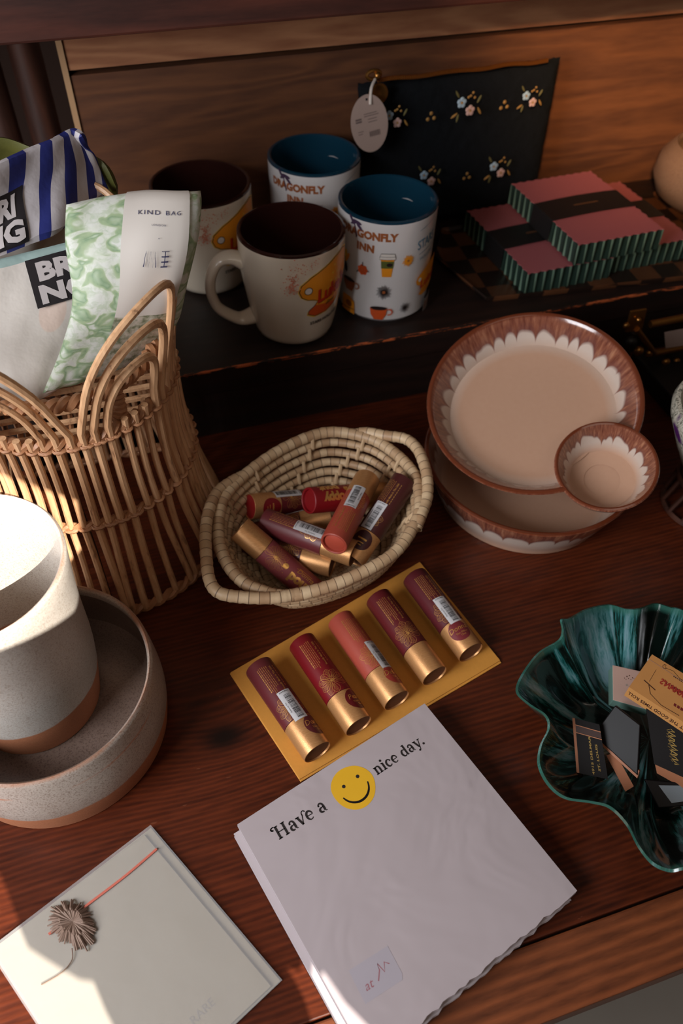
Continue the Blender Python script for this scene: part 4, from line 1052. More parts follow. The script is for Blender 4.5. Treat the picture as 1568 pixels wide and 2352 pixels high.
b = MB(); ua, ub, va, vb = -.02, .34, .30, .93
def lab_fn(fn, ua, ub, va, vb, sk=0.0): return lambda x, y, l: fn(ua+(ub-ua)*x+sk*(1-y), va+(vb-va)*(1-y), l)
f2 = lab_fn(fn, .0, .245, .40, .97, 0)
b.prints([(dice(rect(0, 0, 1, 1), .12), M_patch), (dice(xf(text2d('BRI', .52, 0, .05), .46, .54, 0, 1, .95), .1), M_patchw), (dice(xf(text2d('NG', .52, 0, .05), .5, .08, 0, 1, 1.1), .1), M_patchw)], f2, .0008); b.build('lettered_patch', t)
t = thing('folded_bag', 'pale grey crumpled bag showing between the striped bag and the dotted bag', 'bag', tuple(P(80, 560, .2)), 0, 'folded bags in the rattan basket')
b = MB(); sewn(b, netP([[(-60, 560, .226), (60, 530, .226), (120, 500, .226), (170, 478, .226)], [(-60, 640, .203), (60, 610, .203), (120, 590, .203), (180, 560, .203)], [(-40, 720, .180), (60, 700, .180), (120, 680, .180), (180, 650, .180)]], 8, 7, .0014, 6), M_grayf, .0028); b.build('fabric', t)
t = thing('folded_bag', 'off white bag with pale dots, a blue grey hem and a black lettered patch', 'bag', tuple(P(80, 800, .17)), 0, 'folded bags in the rattan basket')
b = MB(); S = netP([[(-130, 622, .224), (20, 590, .224), (130, 562, .224), (230, 536, .224)], [(-120, 720, .204), (20, 695, .204), (130, 670, .204), (225, 650, .204)], [(-95, 840, .180), (20, 830, .180), (120, 800, .180), (200, 770, .180)], [(-60, 935, .160), (40, 938, .160), (100, 915, .160), (160, 880, .160)]], 8, 8, .0008, 8)
fn = sewn(b, S, M_dots, .003); b.build('fabric', t)
b = MB()
o_ = P(58, 597, .2225); e1 = P(172, 566, .2225); e2 = P(88, 706, .2); ex, ey = e1-o_, e2-o_
f2 = lambda x, y, l: o_+ex*x+ey*(1-y)+Vector((0, -.0045-l, .0022))
b.prints([(dice(rect(0, 0, 1, 1), .3), M_patch), (dice(xf(text2d('BRI', .50, 0, .05), .60, .55, 0, 1, 1.25), .1), M_patchw), (dice(xf(text2d('NG', .50, 0, .05), .62, .09, 0, 1, 1.35), .1), M_patchw)], f2, .0006); b.build('lettered_patch', t)
t = thing('folded_bag', 'green leaf print folded pouch with a white paper band, foremost in the rattan basket', 'bag', tuple(P(230, 800, .17)), 0, 'folded bags in the rattan basket')
b = MB(); S = netP([[(152, 470, .262), (235, 452, .262), (330, 440, .262), (415, 440, .262), (461, 438, .260)], [(150, 560, .246), (232, 560, .246), (325, 560, .245), (408, 555, .243), (448, 540, .242)], [(166, 690, .219), (230, 690, .219), (310, 685, .216), (380, 680, .213), (424, 660, .213)], [(140, 800, .190), (200, 795, .188), (275, 785, .186), (345, 765, .185), (405, 735, .190)], [(98, 903, .166), (155, 885, .165), (225, 860, .165), (300, 828, .167), (358, 795, .170)]], 8, 8, .0007, 11)
fn = sewn(b, S, M_leafy, .0045); b.build('fabric', t)
b = MB(); top = [[fn(.40+.42*j/14-.06*(i/20), .0+.93*i/20, .0012) for j in range(15)] for i in range(21)]
b.grid(top, lambda u, v: M_pic if u > .55 and .0 < v < 1 else M_tagp)
f2 = lambda x, y, l: fn(.60+x-.02*(1-y), .5*(1-y), .0012+l)
b.prints([(dice(xf(text2d('KIND BAG', .048, 0, .0, 1.25), .02, .70, 0, 1, 1), .02), M_navy), (dice(xf(text2d('LONDON', .016, 0, 0, 1.2), .01, .62), .02), M_navy), (dice(xf(text2d('x', .02), .01, .53), .02), M_navy),
          (dice(line([(-.07, .32), (-.055, .44), (-.045, .32), (-.030, .44), (-.020, .32), (-.008, .44), (.0, .32)], .006)+rect(.03, .32, .08, .33)+rect(.03, .36, .08, .37)+rect(.03, .40, .08, .41)+rect(.03, .44, .08, .445)+rect(.05, .32, .056, .44), .02), M_navy)], f2, .0004)
b.build('paper_band', t)

# ================================================================== DARK ZIP POUCH
M_bou = plain('navy_boucle', (13, 15, 18), .95, var=.5, scale=500, bump=1.0, bscale=420, spec=.15)
M_zip = plain('brass_zip', (172, 104, 46), .35, .8); M_brass = plain('brass', (150, 104, 52), .32, .9, var=.2)
M_tagc = plain('tag_card', (150, 128, 118), .7); M_grp = plain('tag_print', (92, 76, 72), .7); M_string = plain('white_string', (200, 188, 178), .8)
F_bl = plain('pale_blue_thread', (150, 172, 188), .7); F_pk = plain('pale_pink_thread', (184, 150, 142), .7); F_gd = plain('gold_thread', (150, 110, 52), .6); F_lf = plain('leaf_thread', (92, 84, 42), .7)
yT, yB = .684, .668
tl, tr = PY(822, 192, yT), PY(1286, 132, yT); zt_ = (tl.z+tr.z)/2; xl, xr = PY(838, 420, yB).x, PY(1236, 400, yB).x
nr, ncl = 46, 66; S = []; rn = random.Random(12)
for i in range(nr):
    v = i/(nr-1); row = []
    for j in range(ncl):
        u = j/(ncl-1); z = (SH+.0115)+((tl.z*(1-u)+tr.z*u)-(SH+.0115))*(1-v); y = yT+(yB-yT)*v
        x = (tl.x+(xl-tl.x)*v)*(1-u)+(tr.x+(xr-tr.x)*v)*u
        row.append(Vector((x+rn.uniform(-.0005, .0005), y, z+rn.uniform(-.0006, .0006))))
    S.append(row)
po_ = thing('zip_pouch', 'black looped fabric zip pouch with small embroidered flowers standing against the back board', 'pouch', ((tl.x+tr.x)/2, yB, SH))
b = MB(); pillow(b, S, M_bou, .0095)
b.v = [v+Vector((rn.uniform(-.0005, .0005), rn.uniform(-.0006, .0006), rn.uniform(-.0005, .0005))) for v in b.v]
b.build('pouch_body', po_)
b = MB(); za = PY(868, 184, .671); zb = PY(1256, 138, .671); Nz = 90
for i in range(Nz):
    p = za.lerp(zb, i/(Nz-1))+Vector((0, .0004*math.sin(i*.3), .0006*math.sin(i*.21))); b.box((-.0006, -.0012, -.0014), (.0006, .0012, .0014), M_zip, Matrix.Translation(p+Vector((0, -.0005, 0))))
b.build('zip_teeth', po_)
b = MB(); q = PY(858, 172, .668)
b.tube([q+Vector((.0055*math.cos(a)*1.1, 0, .0035*math.sin(a))) for a in [2*math.pi*i/16 for i in range(16)]], .0016, M_brass, 8, closed=True); b.sphere(tuple(q+Vector((.003, -.001, -.0005))), .0032, M_brass, 8)
q2 = PY(868, 215, .664); b.lathe([(0, 0), (.0085, 0), (.0088, .0006), (.0085, .0012), (.006, .0013), (.0055, .0010), (0, .0010)], M_brass, 28, Matrix.Translation(q2) @ Matrix.Rotation(R_(90), 4, 'X')); b.build('zip_pull', po_)
b = MB(); c_ = PY(848, 284, .650); tg_ = Matrix.Translation(c_) @ Matrix.Rotation(R_(-8), 4, 'Y') @ Matrix.Rotation(R_(82), 4, 'X')
o = [(.0165*math.cos(a), .0232*math.sin(a)) for a in [2*math.pi*i/48 for i in range(48)]]
b.prism([tg_ @ Vector((x, y, 0)) for x, y in o], (tg_.to_3x3() @ Vector((0, 0, .0005))), M_tagc)
tp = xf(text2d('handmade pouch', .0024, 0, .01), 0, .0100)+xf(text2d('style', .0032, 0, .03), -.009, .0045)+xf(text2d('zip', .0032, 0, .03), .003, .0040)+xf(text2d('no. 4', .003, 0, .0), -.006, -.0040)
tp = [[(x, y) for x, y in q] for q in tp]; bars = []
for i in range(16): bars += rect(-.001+i*.0006, -.0105, -.001+i*.0006+(.0002 if i % 3 else .0004), -.0060)
tp2 = rect(-.012, .0045, -.0065, .0060)+rect(-.012, .0025, -.0065, .0040)+rect(-.004, .0080, .0075, .0086)+rect(-.004, .0062, .0090, .0068)+rect(-.001, .0035, .0070, .0041)+rect(-.001, .0012, .0070, .0018)+rect(-.011, -.0050, -.006, -.0044)+rect(-.011, -.0070, -.007, -.0064)
b.prints([(tp2+bars, M_grp), (ell(0, .0195, .0010), M_patch)], lambda u, v, l: tg_ @ Vector((u, v, .0005+l)), .0002); b.build('paper_tag', po_)
b = MB(); b.tube(smoothpts([q+Vector((0, -.004, -.002)), PY(852, 205, .655), PY(850, 240, .6505)], 5), .0012, M_string, 6); b.build('tag_string', po_)
def emb(px, py, s=1.0, full=True, mirror=1):
    b = MB()
    y = .658
    c = PY(px, py, y)
    def pet(dx, dz, r, m, sc=(1, .35, 1)): b.sphere(tuple(c+Vector((dx*s*mirror, 0, dz*s))), r*s, m, 6, sc)
    def leaf(dx, dz, a, m, L_=.0034):
        d = Vector((math.cos(a)*mirror, 0, math.sin(a)))*L_*s; p = c+Vector((dx*s*mirror, 0, dz*s)); b.tube([p-d, p-d*.3, p+d*.4, p+d], lambda t: .0011*s*math.sin(math.pi*(.12+.76*t)), m, 6)
    if full:
        for (ox, oz, m) in ((-.0045, .0030, F_bl), (.0045, -.0045, F_pk)):
            for k_ in range(5): a = k_*1.2566+.3; pet(ox+.0026*math.cos(a), oz+.0028*math.sin(a), .0021, m)
            pet(ox, oz-.0, .0012, F_gd, (1, 1.2, 1))
        leaf(-.0105, -.0075, .6, F_gd); leaf(-.0070, -.0100, 1.4, F_lf); leaf(.0120, .0045, 1.1, F_lf); leaf(.0135, -.0055, -1.0, F_gd); leaf(-.0095, .0105, -1.0, F_lf)
        for dx, dz in ((.0035, .0080), (.0055, .0105), (.0075, .0062), (.0015, .0070)): pet(dx, dz, .0012, F_gd)
    else:
        for dx, dz in ((-.003, -.002), (.003, -.0015), (-.0002, .0028)): pet(dx, dz, .0017, F_gd)
    b.build('embroidered_flower', po_)
emb(1070, 243); emb(903, 272, .9); emb(1216, 226, .85); emb(990, 268, 1, False); emb(1158, 242, 1, False); emb(982, 408, .9); emb(1142, 388, .95); emb(1072, 405, .9, False)

# ================================================================== CHECKED TRAY AND SCALLOPED BOXES
k = NT('checked_tray'); v_ = k.coord('Object', (1, 1, 1), (0, 0, .06)); ch = k.n('ShaderNodeTexChecker'); ch.inputs['Scale'].default_value = 42; mpf = k.n('ShaderNodeSeparateXYZ'); k.l(v_, mpf.inputs[0])
cx_ = k.n('ShaderNodeCombineXYZ'); k.l(mpf.outputs[0], cx_.inputs[0]); k.l(mpf.outputs[1], cx_.inputs[1]); cx_.inputs[2].default_value = .003; k.l(cx_.outputs[0], ch.inputs['Vector'])
nn = k.noise(k.coord(), 60, 4); k.col(k.mix(k.mix(ch.outputs[1], 0.0, 1.0), k.mix(nn, lin((26, 16, 12)), lin((38, 24, 18))), k.mix(nn, lin((66, 38, 22)), lin((96, 58, 34))))); k.rough(.4); M_chk = k.m
tA, tL = P(1116, 690, SH+.003), P(998, 592, SH+.003); tR = P(1568, 640, SH+.003); dirR = (tR-tA).normalized()
oA = [tA, tA+dirR*.36, Vector((.672, .650, 0)), Vector((.640, .668, 0)), Vector((.318, .656, 0)), tL]
oA = [Vector((q.x, q.y, 0)) for q in oA]; ctr = sum(oA, Vector())/6
fine = []
for i in range(6):
    a, c_ = oA[i], oA[(i+1) % 6]
    fine += [a.lerp(c_, w/10) for w in range(10)]
b = MB(); rows = []
for f, z in ((1.0, .0062), (1.004, .0050), (.985, .0002), (0, .0002)): rows.append([ctr+(q-ctr)*f+Vector((0, 0, SH+z)) for q in fine])
b.grid(rows, M_chk, cv=True); rows = []
for f, z in ((1.0, .0062), (.990, .0052), (.968, .0034), (0, .0034)): rows.append([ctr+(q-ctr)*f+Vector((0, 0, SH+z)) for q in fine])
b.grid(rows, M_chk, cv=True)
tag(b.build('serving_tray'), 'dark brown checked tray with a thin raised edge under the pink topped boxes', 'tray')
k = NT('green_stripe'); tc = k.n('ShaderNodeTexCoord'); sx = k.n('ShaderNodeSeparateXYZ'); k.l(tc.outputs['UV'], sx.inputs[0])
fr = k.math('FRACT', sx.outputs[0]); k.col(k.mix(k.math('LESS_THAN', fr, .24), lin((22, 40, 32)), lin((100, 124, 106)))); k.rough(.5); M_gs = k.m
M_pink2 = plain('pink_paper', (158, 86, 90), .55, var=.03); M_band = plain('black_band', (18, 15, 15), .55); M_gold2 = plain('dull_gold_print', (84, 54, 34), .5)
def box_of(name, label, f, ex, ey, w, l, z0, z1):
    ex, ey = ex.normalized(), ey.normalized(); t = thing(name, label, 'box', (f.x+ex.x*w/2+ey.x*l/2, f.y+ex.y*w/2+ey.y*l/2, z0), 0, 'pink topped boxes on the tray')
    out = []; uv = []; per = 0
    for (o, d, n_, L_, cnt) in ((Vector((0, 0, 0)), ex, -ey, w, 10), (ex*w, ey, ex, l, 13), (ex*w+ey*l, -ex, ey, w, 10), (ey*l, -ey, -ex, l, 13)):
        for i in range(cnt*8):
            s_ = i/(cnt*8); out.append(Vector((f.x, f.y, 0))+o+d*(L_*s_)+n_*(.0007*math.cos(s_*cnt*2*math.pi)-.0004)); uv.append(per+s_*cnt)
        per += cnt
    b = MB(); n = len(out); b.v = [q+Vector((0, 0, z0)) for q in out]+[q+Vector((0, 0, z1)) for q in out]
    for i in range(n):
        j = (i+1) % n; b.face([i, j, n+j, n+i], M_gs, [(uv[i]+.25*0, 0), (uv[j] if j else per, 0), ((uv[j] if j else per)+.18, 1), (uv[i]+.18, 1)])
    b.face(list(range(n))[::-1], M_gs, [(.5, 0)]*n); b.face([n+i for i in range(n)], M_gs, [(.5, 0)]*n); b.build('box_body', t, smooth=False)
    b = MB(); b.prism([q+Vector((0, 0, z1+.0001)) for q in out], Vector((0, 0, .0005)), M_pink2); b.build('pink_lid', t, smooth=False)
    b = MB(); a0, a1 = l*.36, l*.64; O = Vector((f.x, f.y, 0)); g_ = .0011
    rows = []
    for yy in (a0, a1): rows.append([O+ey*yy+ex*x+Vector((0, 0, z)) for x, z in ((-g_, z0+.0004), (-g_, z1+.0006), (0, z1+.0014), (w*.25, z1+.0024), (w*.5, z1+.0028), (w*.75, z1+.0024), (w, z1+.0014), (w+g_, z1+.0006), (w+g_, z0+.0004))])
    b.grid(rows, M_band)
    tt = rect(-.013, -.0012, .013, .0014)
    b.prints([(tt, M_gold2)], lambda u, v, l_: O+ey*(l/2+v)+ex*(w/2+u)+Vector((0, 0, z1+.0028+l_)), .0002); b.build('belly_band', t, smooth=False)
ex = Vector((.0874, .0036, 0)); ey = Vector((-.0079, .1182, 0)); zA = SH+.0036; zBx = .0952
box_of('gift_box', 'pink topped scalloped box underneath at the left of the stack on the tray', Vector((.3474, .5320, 0)), ex, ey, .0875, .118, zA, zBx-.0006)
box_of('gift_box', 'pink topped scalloped box underneath at the right of the stack on the tray', Vector((.4372, .5420, 0)), ex, ey, .0875, .118, zA, zBx-.0006)
box_of('gift_box', 'pink topped scalloped box lying on top across the two others', Vector((.3895, .5292, 0)), ex, ey, .0875, .118, zBx+.0031, .1175)

# ================================================================== THINGS AT THE RIGHT EDGE
M_bowl = speckle('beige_glaze', (116, 90, 72), (134, 106, 86), (96, 70, 54), -.1, 0)
b = MB(); b.lathe([(0, 0), (.034, 0), (.050, .012), (.057, .028), (.055, .046), (.046, .058), (.043, .060), (.040, .057), (.049, .044), (.051, .028), (.045, .014), (0, .006)], M_bowl, 72, Matrix.Translation((.602, .633, SH+.0036)))
tag(b.build('ceramic_bowl'), 'beige rounded ceramic bowl cut off by the right edge behind the pink boxes', 'bowl')
hw = thing('brass_fitting', 'dark metal case fitting with a brass bracket, two rods and a white tag', 'fitting', (.50, .46, 0))
M_blk = plain('black_iron', (14, 11, 10), .5)
b = MB(); b.box((.452, .415, 0), (.74, .490, .020), M_blk); b.build('case_body', hw, smooth=False, bevel=.002)
yh = .470
def tubep(p0, p1, r, nm, m=M_brass, y=yh):
    b = MB(); b.tube([PY(*p0, y), PY(*p1, y)], r, m, 10); b.build(nm, hw)
tubep((1492, 745), (1660, 712), .0034, 'rod'); tubep((1492, 812), (1660, 778), .0038, 'rod'); tubep((1462, 756), (1504, 812), .0026, 'link_arm', M_brass, .466)
b = MB(); a_, b2, c3, d3 = [PY(*q, yh-.004) for q in ((1449, 716), (1486, 710), (1474, 760), (1436, 764))]
b.prism([a_, b2, c3, d3], Vector((0, .0022, 0)), M_brass); q_ = PY(1466, 735, yh-.006); b.sphere(tuple(q_), .0024, M_brass, 8); b.build('bracket', hw, smooth=False, bevel=.0006)
for (px, py, r) in ((1438, 748, .0032), (1466, 806, .0050), (1490, 812, .0040), (1528, 832, .0044), (1552, 830, .0040), (1448, 786, .0060)):
    b = MB(); b.sphere(tuple(PY(px, py, yh-.003)), r, M_brass if r < .0055 else M_blk, 10, (1, .8, 1)); b.build('screw', hw)
b = MB(); ps = [PY(*q, yh-.006) for q in ((1526, 764), (1590, 752), (1594, 790), (1528, 800))]; b.prism(ps, Vector((0, .0006, 0)), M_tagc); b.build('white_tag', hw, smooth=False)
b = MB()
for (x0, y0) in ((1460, 770), (1560, 770)):
    q = PY(x0, y0, yh); b.tube([Vector((q.x, yh+.003, .0195)), Vector((q.x, yh+.003, q.z))], .003, M_blk, 8)
b.build('support_post', hw)
k = NT('leaf_pattern_glaze'); v_ = k.coord('Object', (1, 1, 1)); vo = k.n('ShaderNodeTexVoronoi'); vo.inputs['Scale'].default_value = 55; k.l(v_, vo.inputs['Vector']); n_ = k.noise(k.coord('Object', (1, 1, .35)), 190, 3, .6, 1.0)
n3 = k.noise(v_, 30, 2); c = k.ramp(n_, [(.46, lin((190, 184, 168))), (.50, lin((40, 48, 34))), (.54, lin((188, 182, 166)))]); c = k.mix(k.ramp(n3, [(.56, 0.0), (.60, 1.0)]), c, lin((78, 34, 92))); k.col(c); k.rough(.18); M_pat = k.m
pb_ = P(1545, 985, .088)
b = MB(); cxp, cyp = pb_.x+.0530, pb_.y-.012
b.lathe([(0, .030), (.022, .030), (.026, .032), (.040, .058), (.0530, .085), (.0545, .092), (.053, .097), (.050, .098), (.047, .090), (.036, .060), (0, .038)], M_pat, 64, Matrix.Translation((cxp, cyp, .004)))
tag(b.build('patterned_bowl'), 'white ceramic bowl with purple and leaf pattern cut off by the right edge', 'bowl')
b = MB()
for i in range(14):
    a = 2*math.pi*i/14; b.tube([Vector((cxp+.031*math.cos(a), cyp+.031*math.sin(a), .0024)), Vector((cxp+.029*math.cos(a+.1), cyp+.029*math.sin(a+.1), .018)), Vector((cxp+.028*math.cos(a+.2), cyp+.028*math.sin(a+.2), .0315))], .0020, M_post, 6)
for r, z in ((.031, .0022), (.028, .0315)): b.tube([Vector((cxp+r*math.cos(a), cyp+r*math.sin(a), z)) for a in [2*math.pi*i/40 for i in range(40)]], .0022, M_post, 6, closed=True)
tag(b.build('cane_stand'), 'low brown cane stand holding the purple patterned bowl at the right edge', 'stand')

# ================================================================== GREEN LEAF DISH
ro = [(1568, 1402), (1540, 1396), (1505, 1387), (1470, 1399), (1438, 1400), (1400, 1390), (1350, 1400), (1312, 1420), (1291, 1424), (1294, 1450), (1285, 1472), (1240, 1500), (1202, 1550), (1190, 1588), (1215, 1615), (1254, 1642), (1262, 1672), (1244, 1712), (1240, 1755), (1262, 1800), (1300, 1830), (1360, 1840), (1402, 1852), (1440, 1890), (1468, 1942), (1500, 1980), (1540, 1996), (1580, 1990)]
zw_ = [.050, .046, .042, .050, .046, .040, .044, .050, .054, .050, .044, .040, .040, .042, .046, .052, .050, .044, .040, .040, .042, .046, .052, .050, .044, .042, .042, .046]
wp = [P(a, b_, z) for (a, b_), z in zip(ro, zw_)]
dcn = Vector((.262, .148, 0))
a0_ = math.atan2(wp[-1].y-dcn.y, wp[-1].x-dcn.x); a1_ = math.atan2(wp[0].y-dcn.y, wp[0].x-dcn.x)
for i in range(1, 12):
    a = a0_+(a1_-a0_)*i/12; r_ = .085+.006*math.sin(i*2.1); r_ = max(r_, (wp[27]-dcn).xy.length*(1-i/12)+(wp[0]-dcn).xy.length*i/12-.004)
    wp.append(dcn+Vector((r_*math.cos(a), r_*math.sin(a), .045+.004*math.sin(i*2.1))))
rim2 = smoothpts(wp, 10, closed=True); n = len(rim2)
k = NT('teal_drip_glaze'); tc = k.n('ShaderNodeTexCoord'); sx = k.n('ShaderNodeSeparateXYZ'); k.l(tc.outputs['UV'], sx.inputs[0])
ang = k.math('MULTIPLY', sx.outputs[0], 2*math.pi); cv = k.n('ShaderNodeCombineXYZ'); k.l(k.math('COSINE', ang), cv.inputs[0]); k.l(k.math('SINE', ang), cv.inputs[1]); k.l(k.math('MULTIPLY', sx.outputs[1], .22), cv.inputs[2])
n1 = k.noise(cv.outputs[0], 4.2, 2, .5, .6); cv2 = k.n('ShaderNodeVectorMath'); cv2.operation = 'SCALE'; cv2.inputs['Scale'].default_value = 1; k.l(cv.outputs[0], cv2.inputs[0])
n2 = k.noise(cv2.outputs[0], 34, 5, .65, .3)
c = k.ramp(k.math('ADD', n1, k.math('MULTIPLY', k.math('SUBTRACT', n2, .5), .42)), [(.47, lin((8, 16, 13))), (.52, lin((12, 38, 33))), (.56, lin((24, 78, 76))), (.60, lin((70, 116, 118))), (.68, lin((112, 142, 150)))])
rk = k.ramp(sx.outputs[1], [(.955, 0.0), (.985, 1.0)]); c = k.mix(k.math('MULTIPLY', rk, .7), c, lin((52, 100, 88)))
k.col(c); k.rough(.08); k.b.inputs['Coat Weight'].default_value = .6; k.b.inputs['Coat Roughness'].default_value = .04; k.bump(n2, .2, .0012); M_teal = k.m
b = MB(); rows = []; NRr = 26; offw = []
def leafp(i, t, dz):
    q = rim2[i]; d = Vector((q.x-dcn.x, q.y-dcn.y, 0)); ph = i/n*2*math.pi
    s = max(0, (t-.48)/.52); z = .0045+(q.z-.0045)*(s**1.5) + .0032*math.sin(ph*17)*math.sin(math.pi*min(1, s*1.1))*(1 if s > 0 else 0)
    f = t if t < .5 else t
    return dcn+d*f+Vector((0, 0, z+dz))
rows = [[leafp(i, (j/NRr)**.9 if j else 0, .0) for i in range(n)] for j in range(NRr+1)]
b.grid(rows, M_teal, cv=True, uvf=lambda u, v: (v, u))
und = [[leafp(i, (j/NRr)**.9 if j else 0, -.0032) - Vector((0, 0, 0)) for i in range(n)] for j in range(NRr+1)]
b.grid(und, M_teal, cv=True, uvf=lambda u, v: (v, u))
lip = [rows[-1], [ (rows[-1][i]+und[-1][i])/2+(rows[-1][i]-dcn).normalized()*.0016 for i in range(n)], und[-1]]
b.grid(lip, M_teal, cv=True, uvf=lambda u, v: (v, .99))
tag(b.build('leaf_dish'), 'dark green and teal glazed leaf shaped dish holding the matchbooks, right side', 'dish')

# ---- matchboxes and matchbooks inside
M_mb1 = plain('pale_pink_card', (176, 146, 134), .6); M_mbt = plain('teal_card', (96, 128, 118), .6); M_mb2 = plain('tan_card', (196, 138, 78), .55, var=.12, scale=60)
M_mbk = plain('black_card', (16, 13, 14), .45, var=.2, spec=.18); M_kr = plain('kraft_card', (164, 104, 70), .6); M_rd = plain('dark_red_print', (112, 34, 34), .5); M_bw = plain('brown_print', (70, 40, 28), .5); M_gp = plain('gold_print', (150, 122, 58), .4, .3); M_sv = plain('silver_card', (120, 130, 138), .4)
def slabq(mb, qs, th, m, mside=None):
    """a flat card through four corners (px, py, z), thickness straight down its own back"""
    w = [P(*q) for q in qs]; n0 = (w[1]-w[0]).cross(w[2]-w[0]); rd = ray(*qs[3][:2]); w[3] = CAM+rd*((w[0]-CAM).dot(n0)/rd.dot(n0)); nn = (w[1]-w[0]).cross(w[3]-w[0]).normalized()
    if nn.z < 0: nn = -nn
    mb.prism([q-nn*th for q in w], nn*th, m, mside)
    def fn(u, v, l): return w[0].lerp(w[1], u).lerp(w[3].lerp(w[2], u), v)+nn*l      # u along 0->1, v along 0->3
    return fn, w, nn
t = thing('matchbox', 'pale pink matchbox with teal sides lying under the tan box in the green dish', 'matchbox', tuple(P(1450, 1600, .01)))
b = MB(); fn, w, nn = slabq(b, ((1406, 1527, .034), (1500, 1548, .034), (1492, 1632, .030), (1407, 1608, .030)), .0105, M_mb1, M_mbt)
dts = []; rn = random.Random(4)
for (x, y, r) in ((.36, .24, .016), (.42, .20, .013), (.40, .29, .011), (.50, .24, .012), (.60, .27, .028), (.30, .30, .010), (.34, .33, .008), (.46, .30, .008)): dts += ell(x, y, r, r*1.2)
b.prints([(dts+line([(.5, .245), (.58, .27)], .006), M_bw), (line([(.34, .48), (.37, .45), (.39, .49), (.36, .51), (.34, .48)], .007)+line([(.40, .50), (.45, .48), (.50, .52), (.56, .50)], .007), M_mbt)], fn, .00008); b.build('sleeve', t, smooth=False, bevel=.0004)
t = thing('matchbox', 'tan matchbox with red and brown lettering, uppermost in the green dish', 'matchbox', tuple(P(1530, 1600, .02)))
b = MB(); qs = ((1497, 1503, .047), (1610, 1572, .047), (1590, 1672, .047), (1444, 1578, .047))
fn, w, nn = slabq(b, qs, .0105, M_mb2)
f3 = lambda x, y, l: fn(x, y, l)
pr1 = []
tx = xf(text2d("HERMAN'S", .20, 0, .03, .95), 0, 0, math.pi, 1, 1.0)
tx = [[(x*.62+.62, y*.95+.52) for x, y in q] for q in tx]
t2 = sum([rect(.42+.05*i, .40, .455+.05*i, .455) for i in range(8)], [])
t3 = sum([rect(.50+.035*i, .175, .522+.035*i, .205) for i in range(11)], [])
t4 = sum([rect(.66+.055*i, .74, .70+.055*i, .80) for i in range(5)], [])
fr_ = line([(.20, .28), (.20, .62)], .006)+line([(.12, .66), (.34, .72)], .022)+line([(.22, .70), (.30, .86), (.50, .95), (.78, .93)], .012)+line([(.28, .05), (.32, .12), (.46, .08), (.62, .16), (.8, .14)], .010)+line(arc(.30, .10, .035, .05, 0, 300, 12), .008)
b.prints([(t3+fr_, M_bw), (t2+t4, M_rd), (tx, plain('bright_red_print', (158, 48, 36), .5)), (line([(0, .15), (1, .20)], .008), M_mb1)], f3, .00008)
# lettering on the long front side
e0, e1 = w[3], w[2]; exs = (e1-e0); Ls = exs.length; exn = exs.normalized()
sd = -nn; outn = exn.cross(nn); outn = outn if outn.dot(w[3]-w[0]) > 0 else -outn
st_ = text2d('LET THE GOOD TIMES ROLL', 1, 0, .02, 1.05); ww_ = 2*max(x for q in st_ for x, y in q); st_ = xf(st_, 0, 0, math.pi, Ls*.94/ww_)
b.prints([(st_, M_bw)], lambda u, v, l: e0+exn*(Ls*.50+u)+sd*(.0040-v*1.5)+outn*l, .00012)
b.build('sleeve', t, smooth=False, bevel=.0004)
def matchbook(label, qs, th=.0036, kr=None, art=None, off_=.0):
    t = thing('matchbook', label, 'matchbook', tuple(P(qs[0][0], qs[0][1], .012)), 0, 'black matchbooks in the green dish')
    b = MB(); fn, w, nn = slabq(b, qs, th, M_mbk)
    if art: b.prints([(a, m_) for a, m_ in art], fn, .00008)
    b.build('cover', t, smooth=False, bevel=.0006)
    if kr is not None:
        b = MB(); i, j = kr; a, c_ = w[i], w[j]; o = ((a+c_)/2-(w[0]+w[1]+w[2]+w[3])/4).normalized()
        b.prism([a-nn*(th*.85)-o*.003, c_-nn*(th*.85)-o*.003, c_-nn*(th*.85)+o*.0016, a-nn*(th*.85)+o*.0016], nn*th*.7, M_kr); b.build('inner_card', t, smooth=False)
    return t
tb = xf(text2d('4915 DELMAR', .17, 0, .02), .48, .62, -math.pi/2*0); 
v_art = [[(x, y) for x, y in q] for q in []]
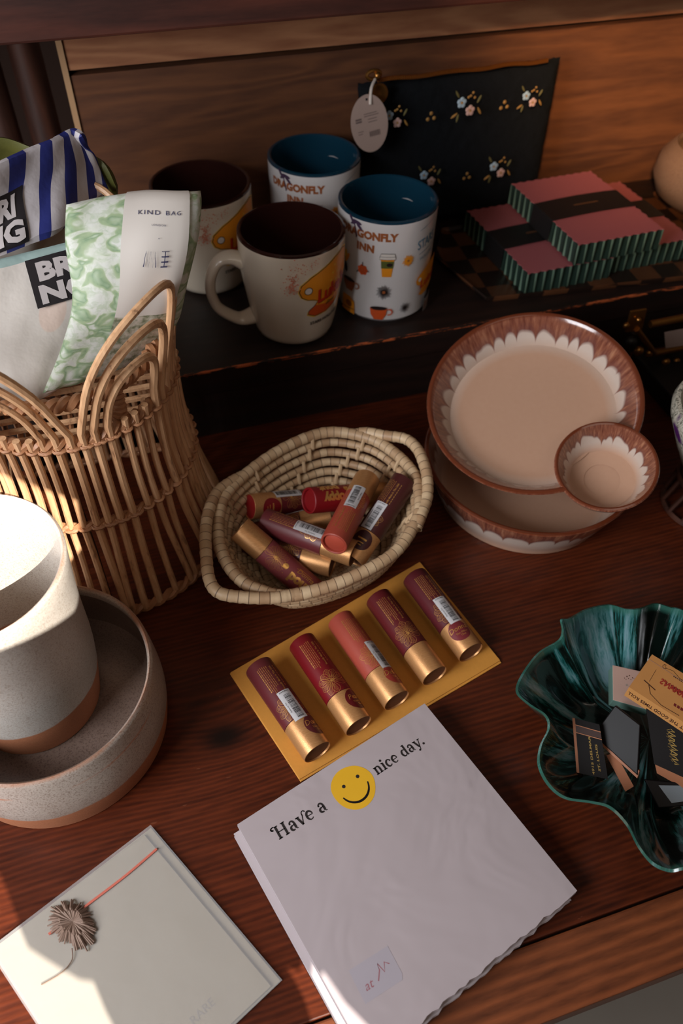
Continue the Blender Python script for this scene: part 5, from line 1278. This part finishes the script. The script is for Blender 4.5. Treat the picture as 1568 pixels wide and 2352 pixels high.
def vert(txt, s, cx, cy, asp=1.0):      # reads upwards along the card
    return [[(cx-y, cy-x*asp) for x, y in q] for q in text2d(txt, s, 0, .02)]
matchbook('black matchbook with two rust stripes at its top, furthest left in the green dish', ((1320, 1650, .030), (1376, 1664, .032), (1396, 1790, .018), (1330, 1776, .016)), .0040, (0, 3),
    [(line([(0, .12), (1, .14)], .016)+line([(0, .26), (1, .28)], .016), M_kr), (fan([(0, .13), (1, .15), (1, .26), (0, .25)]), plain('maroon_print', (50, 24, 20), .4)), ([[(1.0-x, 1.0-y) if False else (x, y) for x, y in q] for q in vert('4915 DELMAR', .115, .55, .62)+vert('ST. LOUIS', .115, .78, .64)], M_gp)])
matchbook('black matchbook with a broad glossy crease, tilted above its neighbour in the middle', ((1412, 1620, .037), (1470, 1665, .038), (1464, 1782, .022), (1362, 1688, .030)), .0046, (2, 3))
t = thing('matchbook', 'kraft brown inner matchbook card sticking out below the glossy black one', 'matchbook', tuple(P(1430, 1770, .01)))
b = MB(); slabq(b, ((1392, 1735, .018), (1412, 1728, .020), (1455, 1806, .013), (1436, 1818, .012)), .003, M_kr); b.build('card', t, smooth=False)
scr = [(.0+.0, 0)]; sq = line([(.55+.10*math.sin(i*1.9), .20+.025*i) for i in range(26)], .022)+line([(.47+.06*math.sin(i*2.7+1), .22+.025*i) for i in range(24)], .012)
matchbook('black matchbook with gold script down its cover below the tan box', ((1483, 1626, .038), (1580, 1668, .040), (1600, 1800, .026), (1502, 1755, .024)), .0034, None, [(sq, M_gp)])
t = thing('matchbook', 'open folded matchbook showing a pink brown inside edge under the script cover', 'matchbook', tuple(P(1530, 1780, .012)))
b = MB(); slabq(b, ((1503, 1752, .0215), (1600, 1800, .022), (1600, 1828, .016), (1508, 1776, .015)), .0016, M_kr); b.build('cover', t, smooth=False)
matchbook('black matchbook at the bottom of the dish with a silver blue corner showing', ((1480, 1790, .016), (1590, 1800, .018), (1590, 1850, .012), (1512, 1856, .010)), .0030, None, [(fan([(.25, .18), (.98, .10), (1, .75), (.42, .85)]), M_sv)])
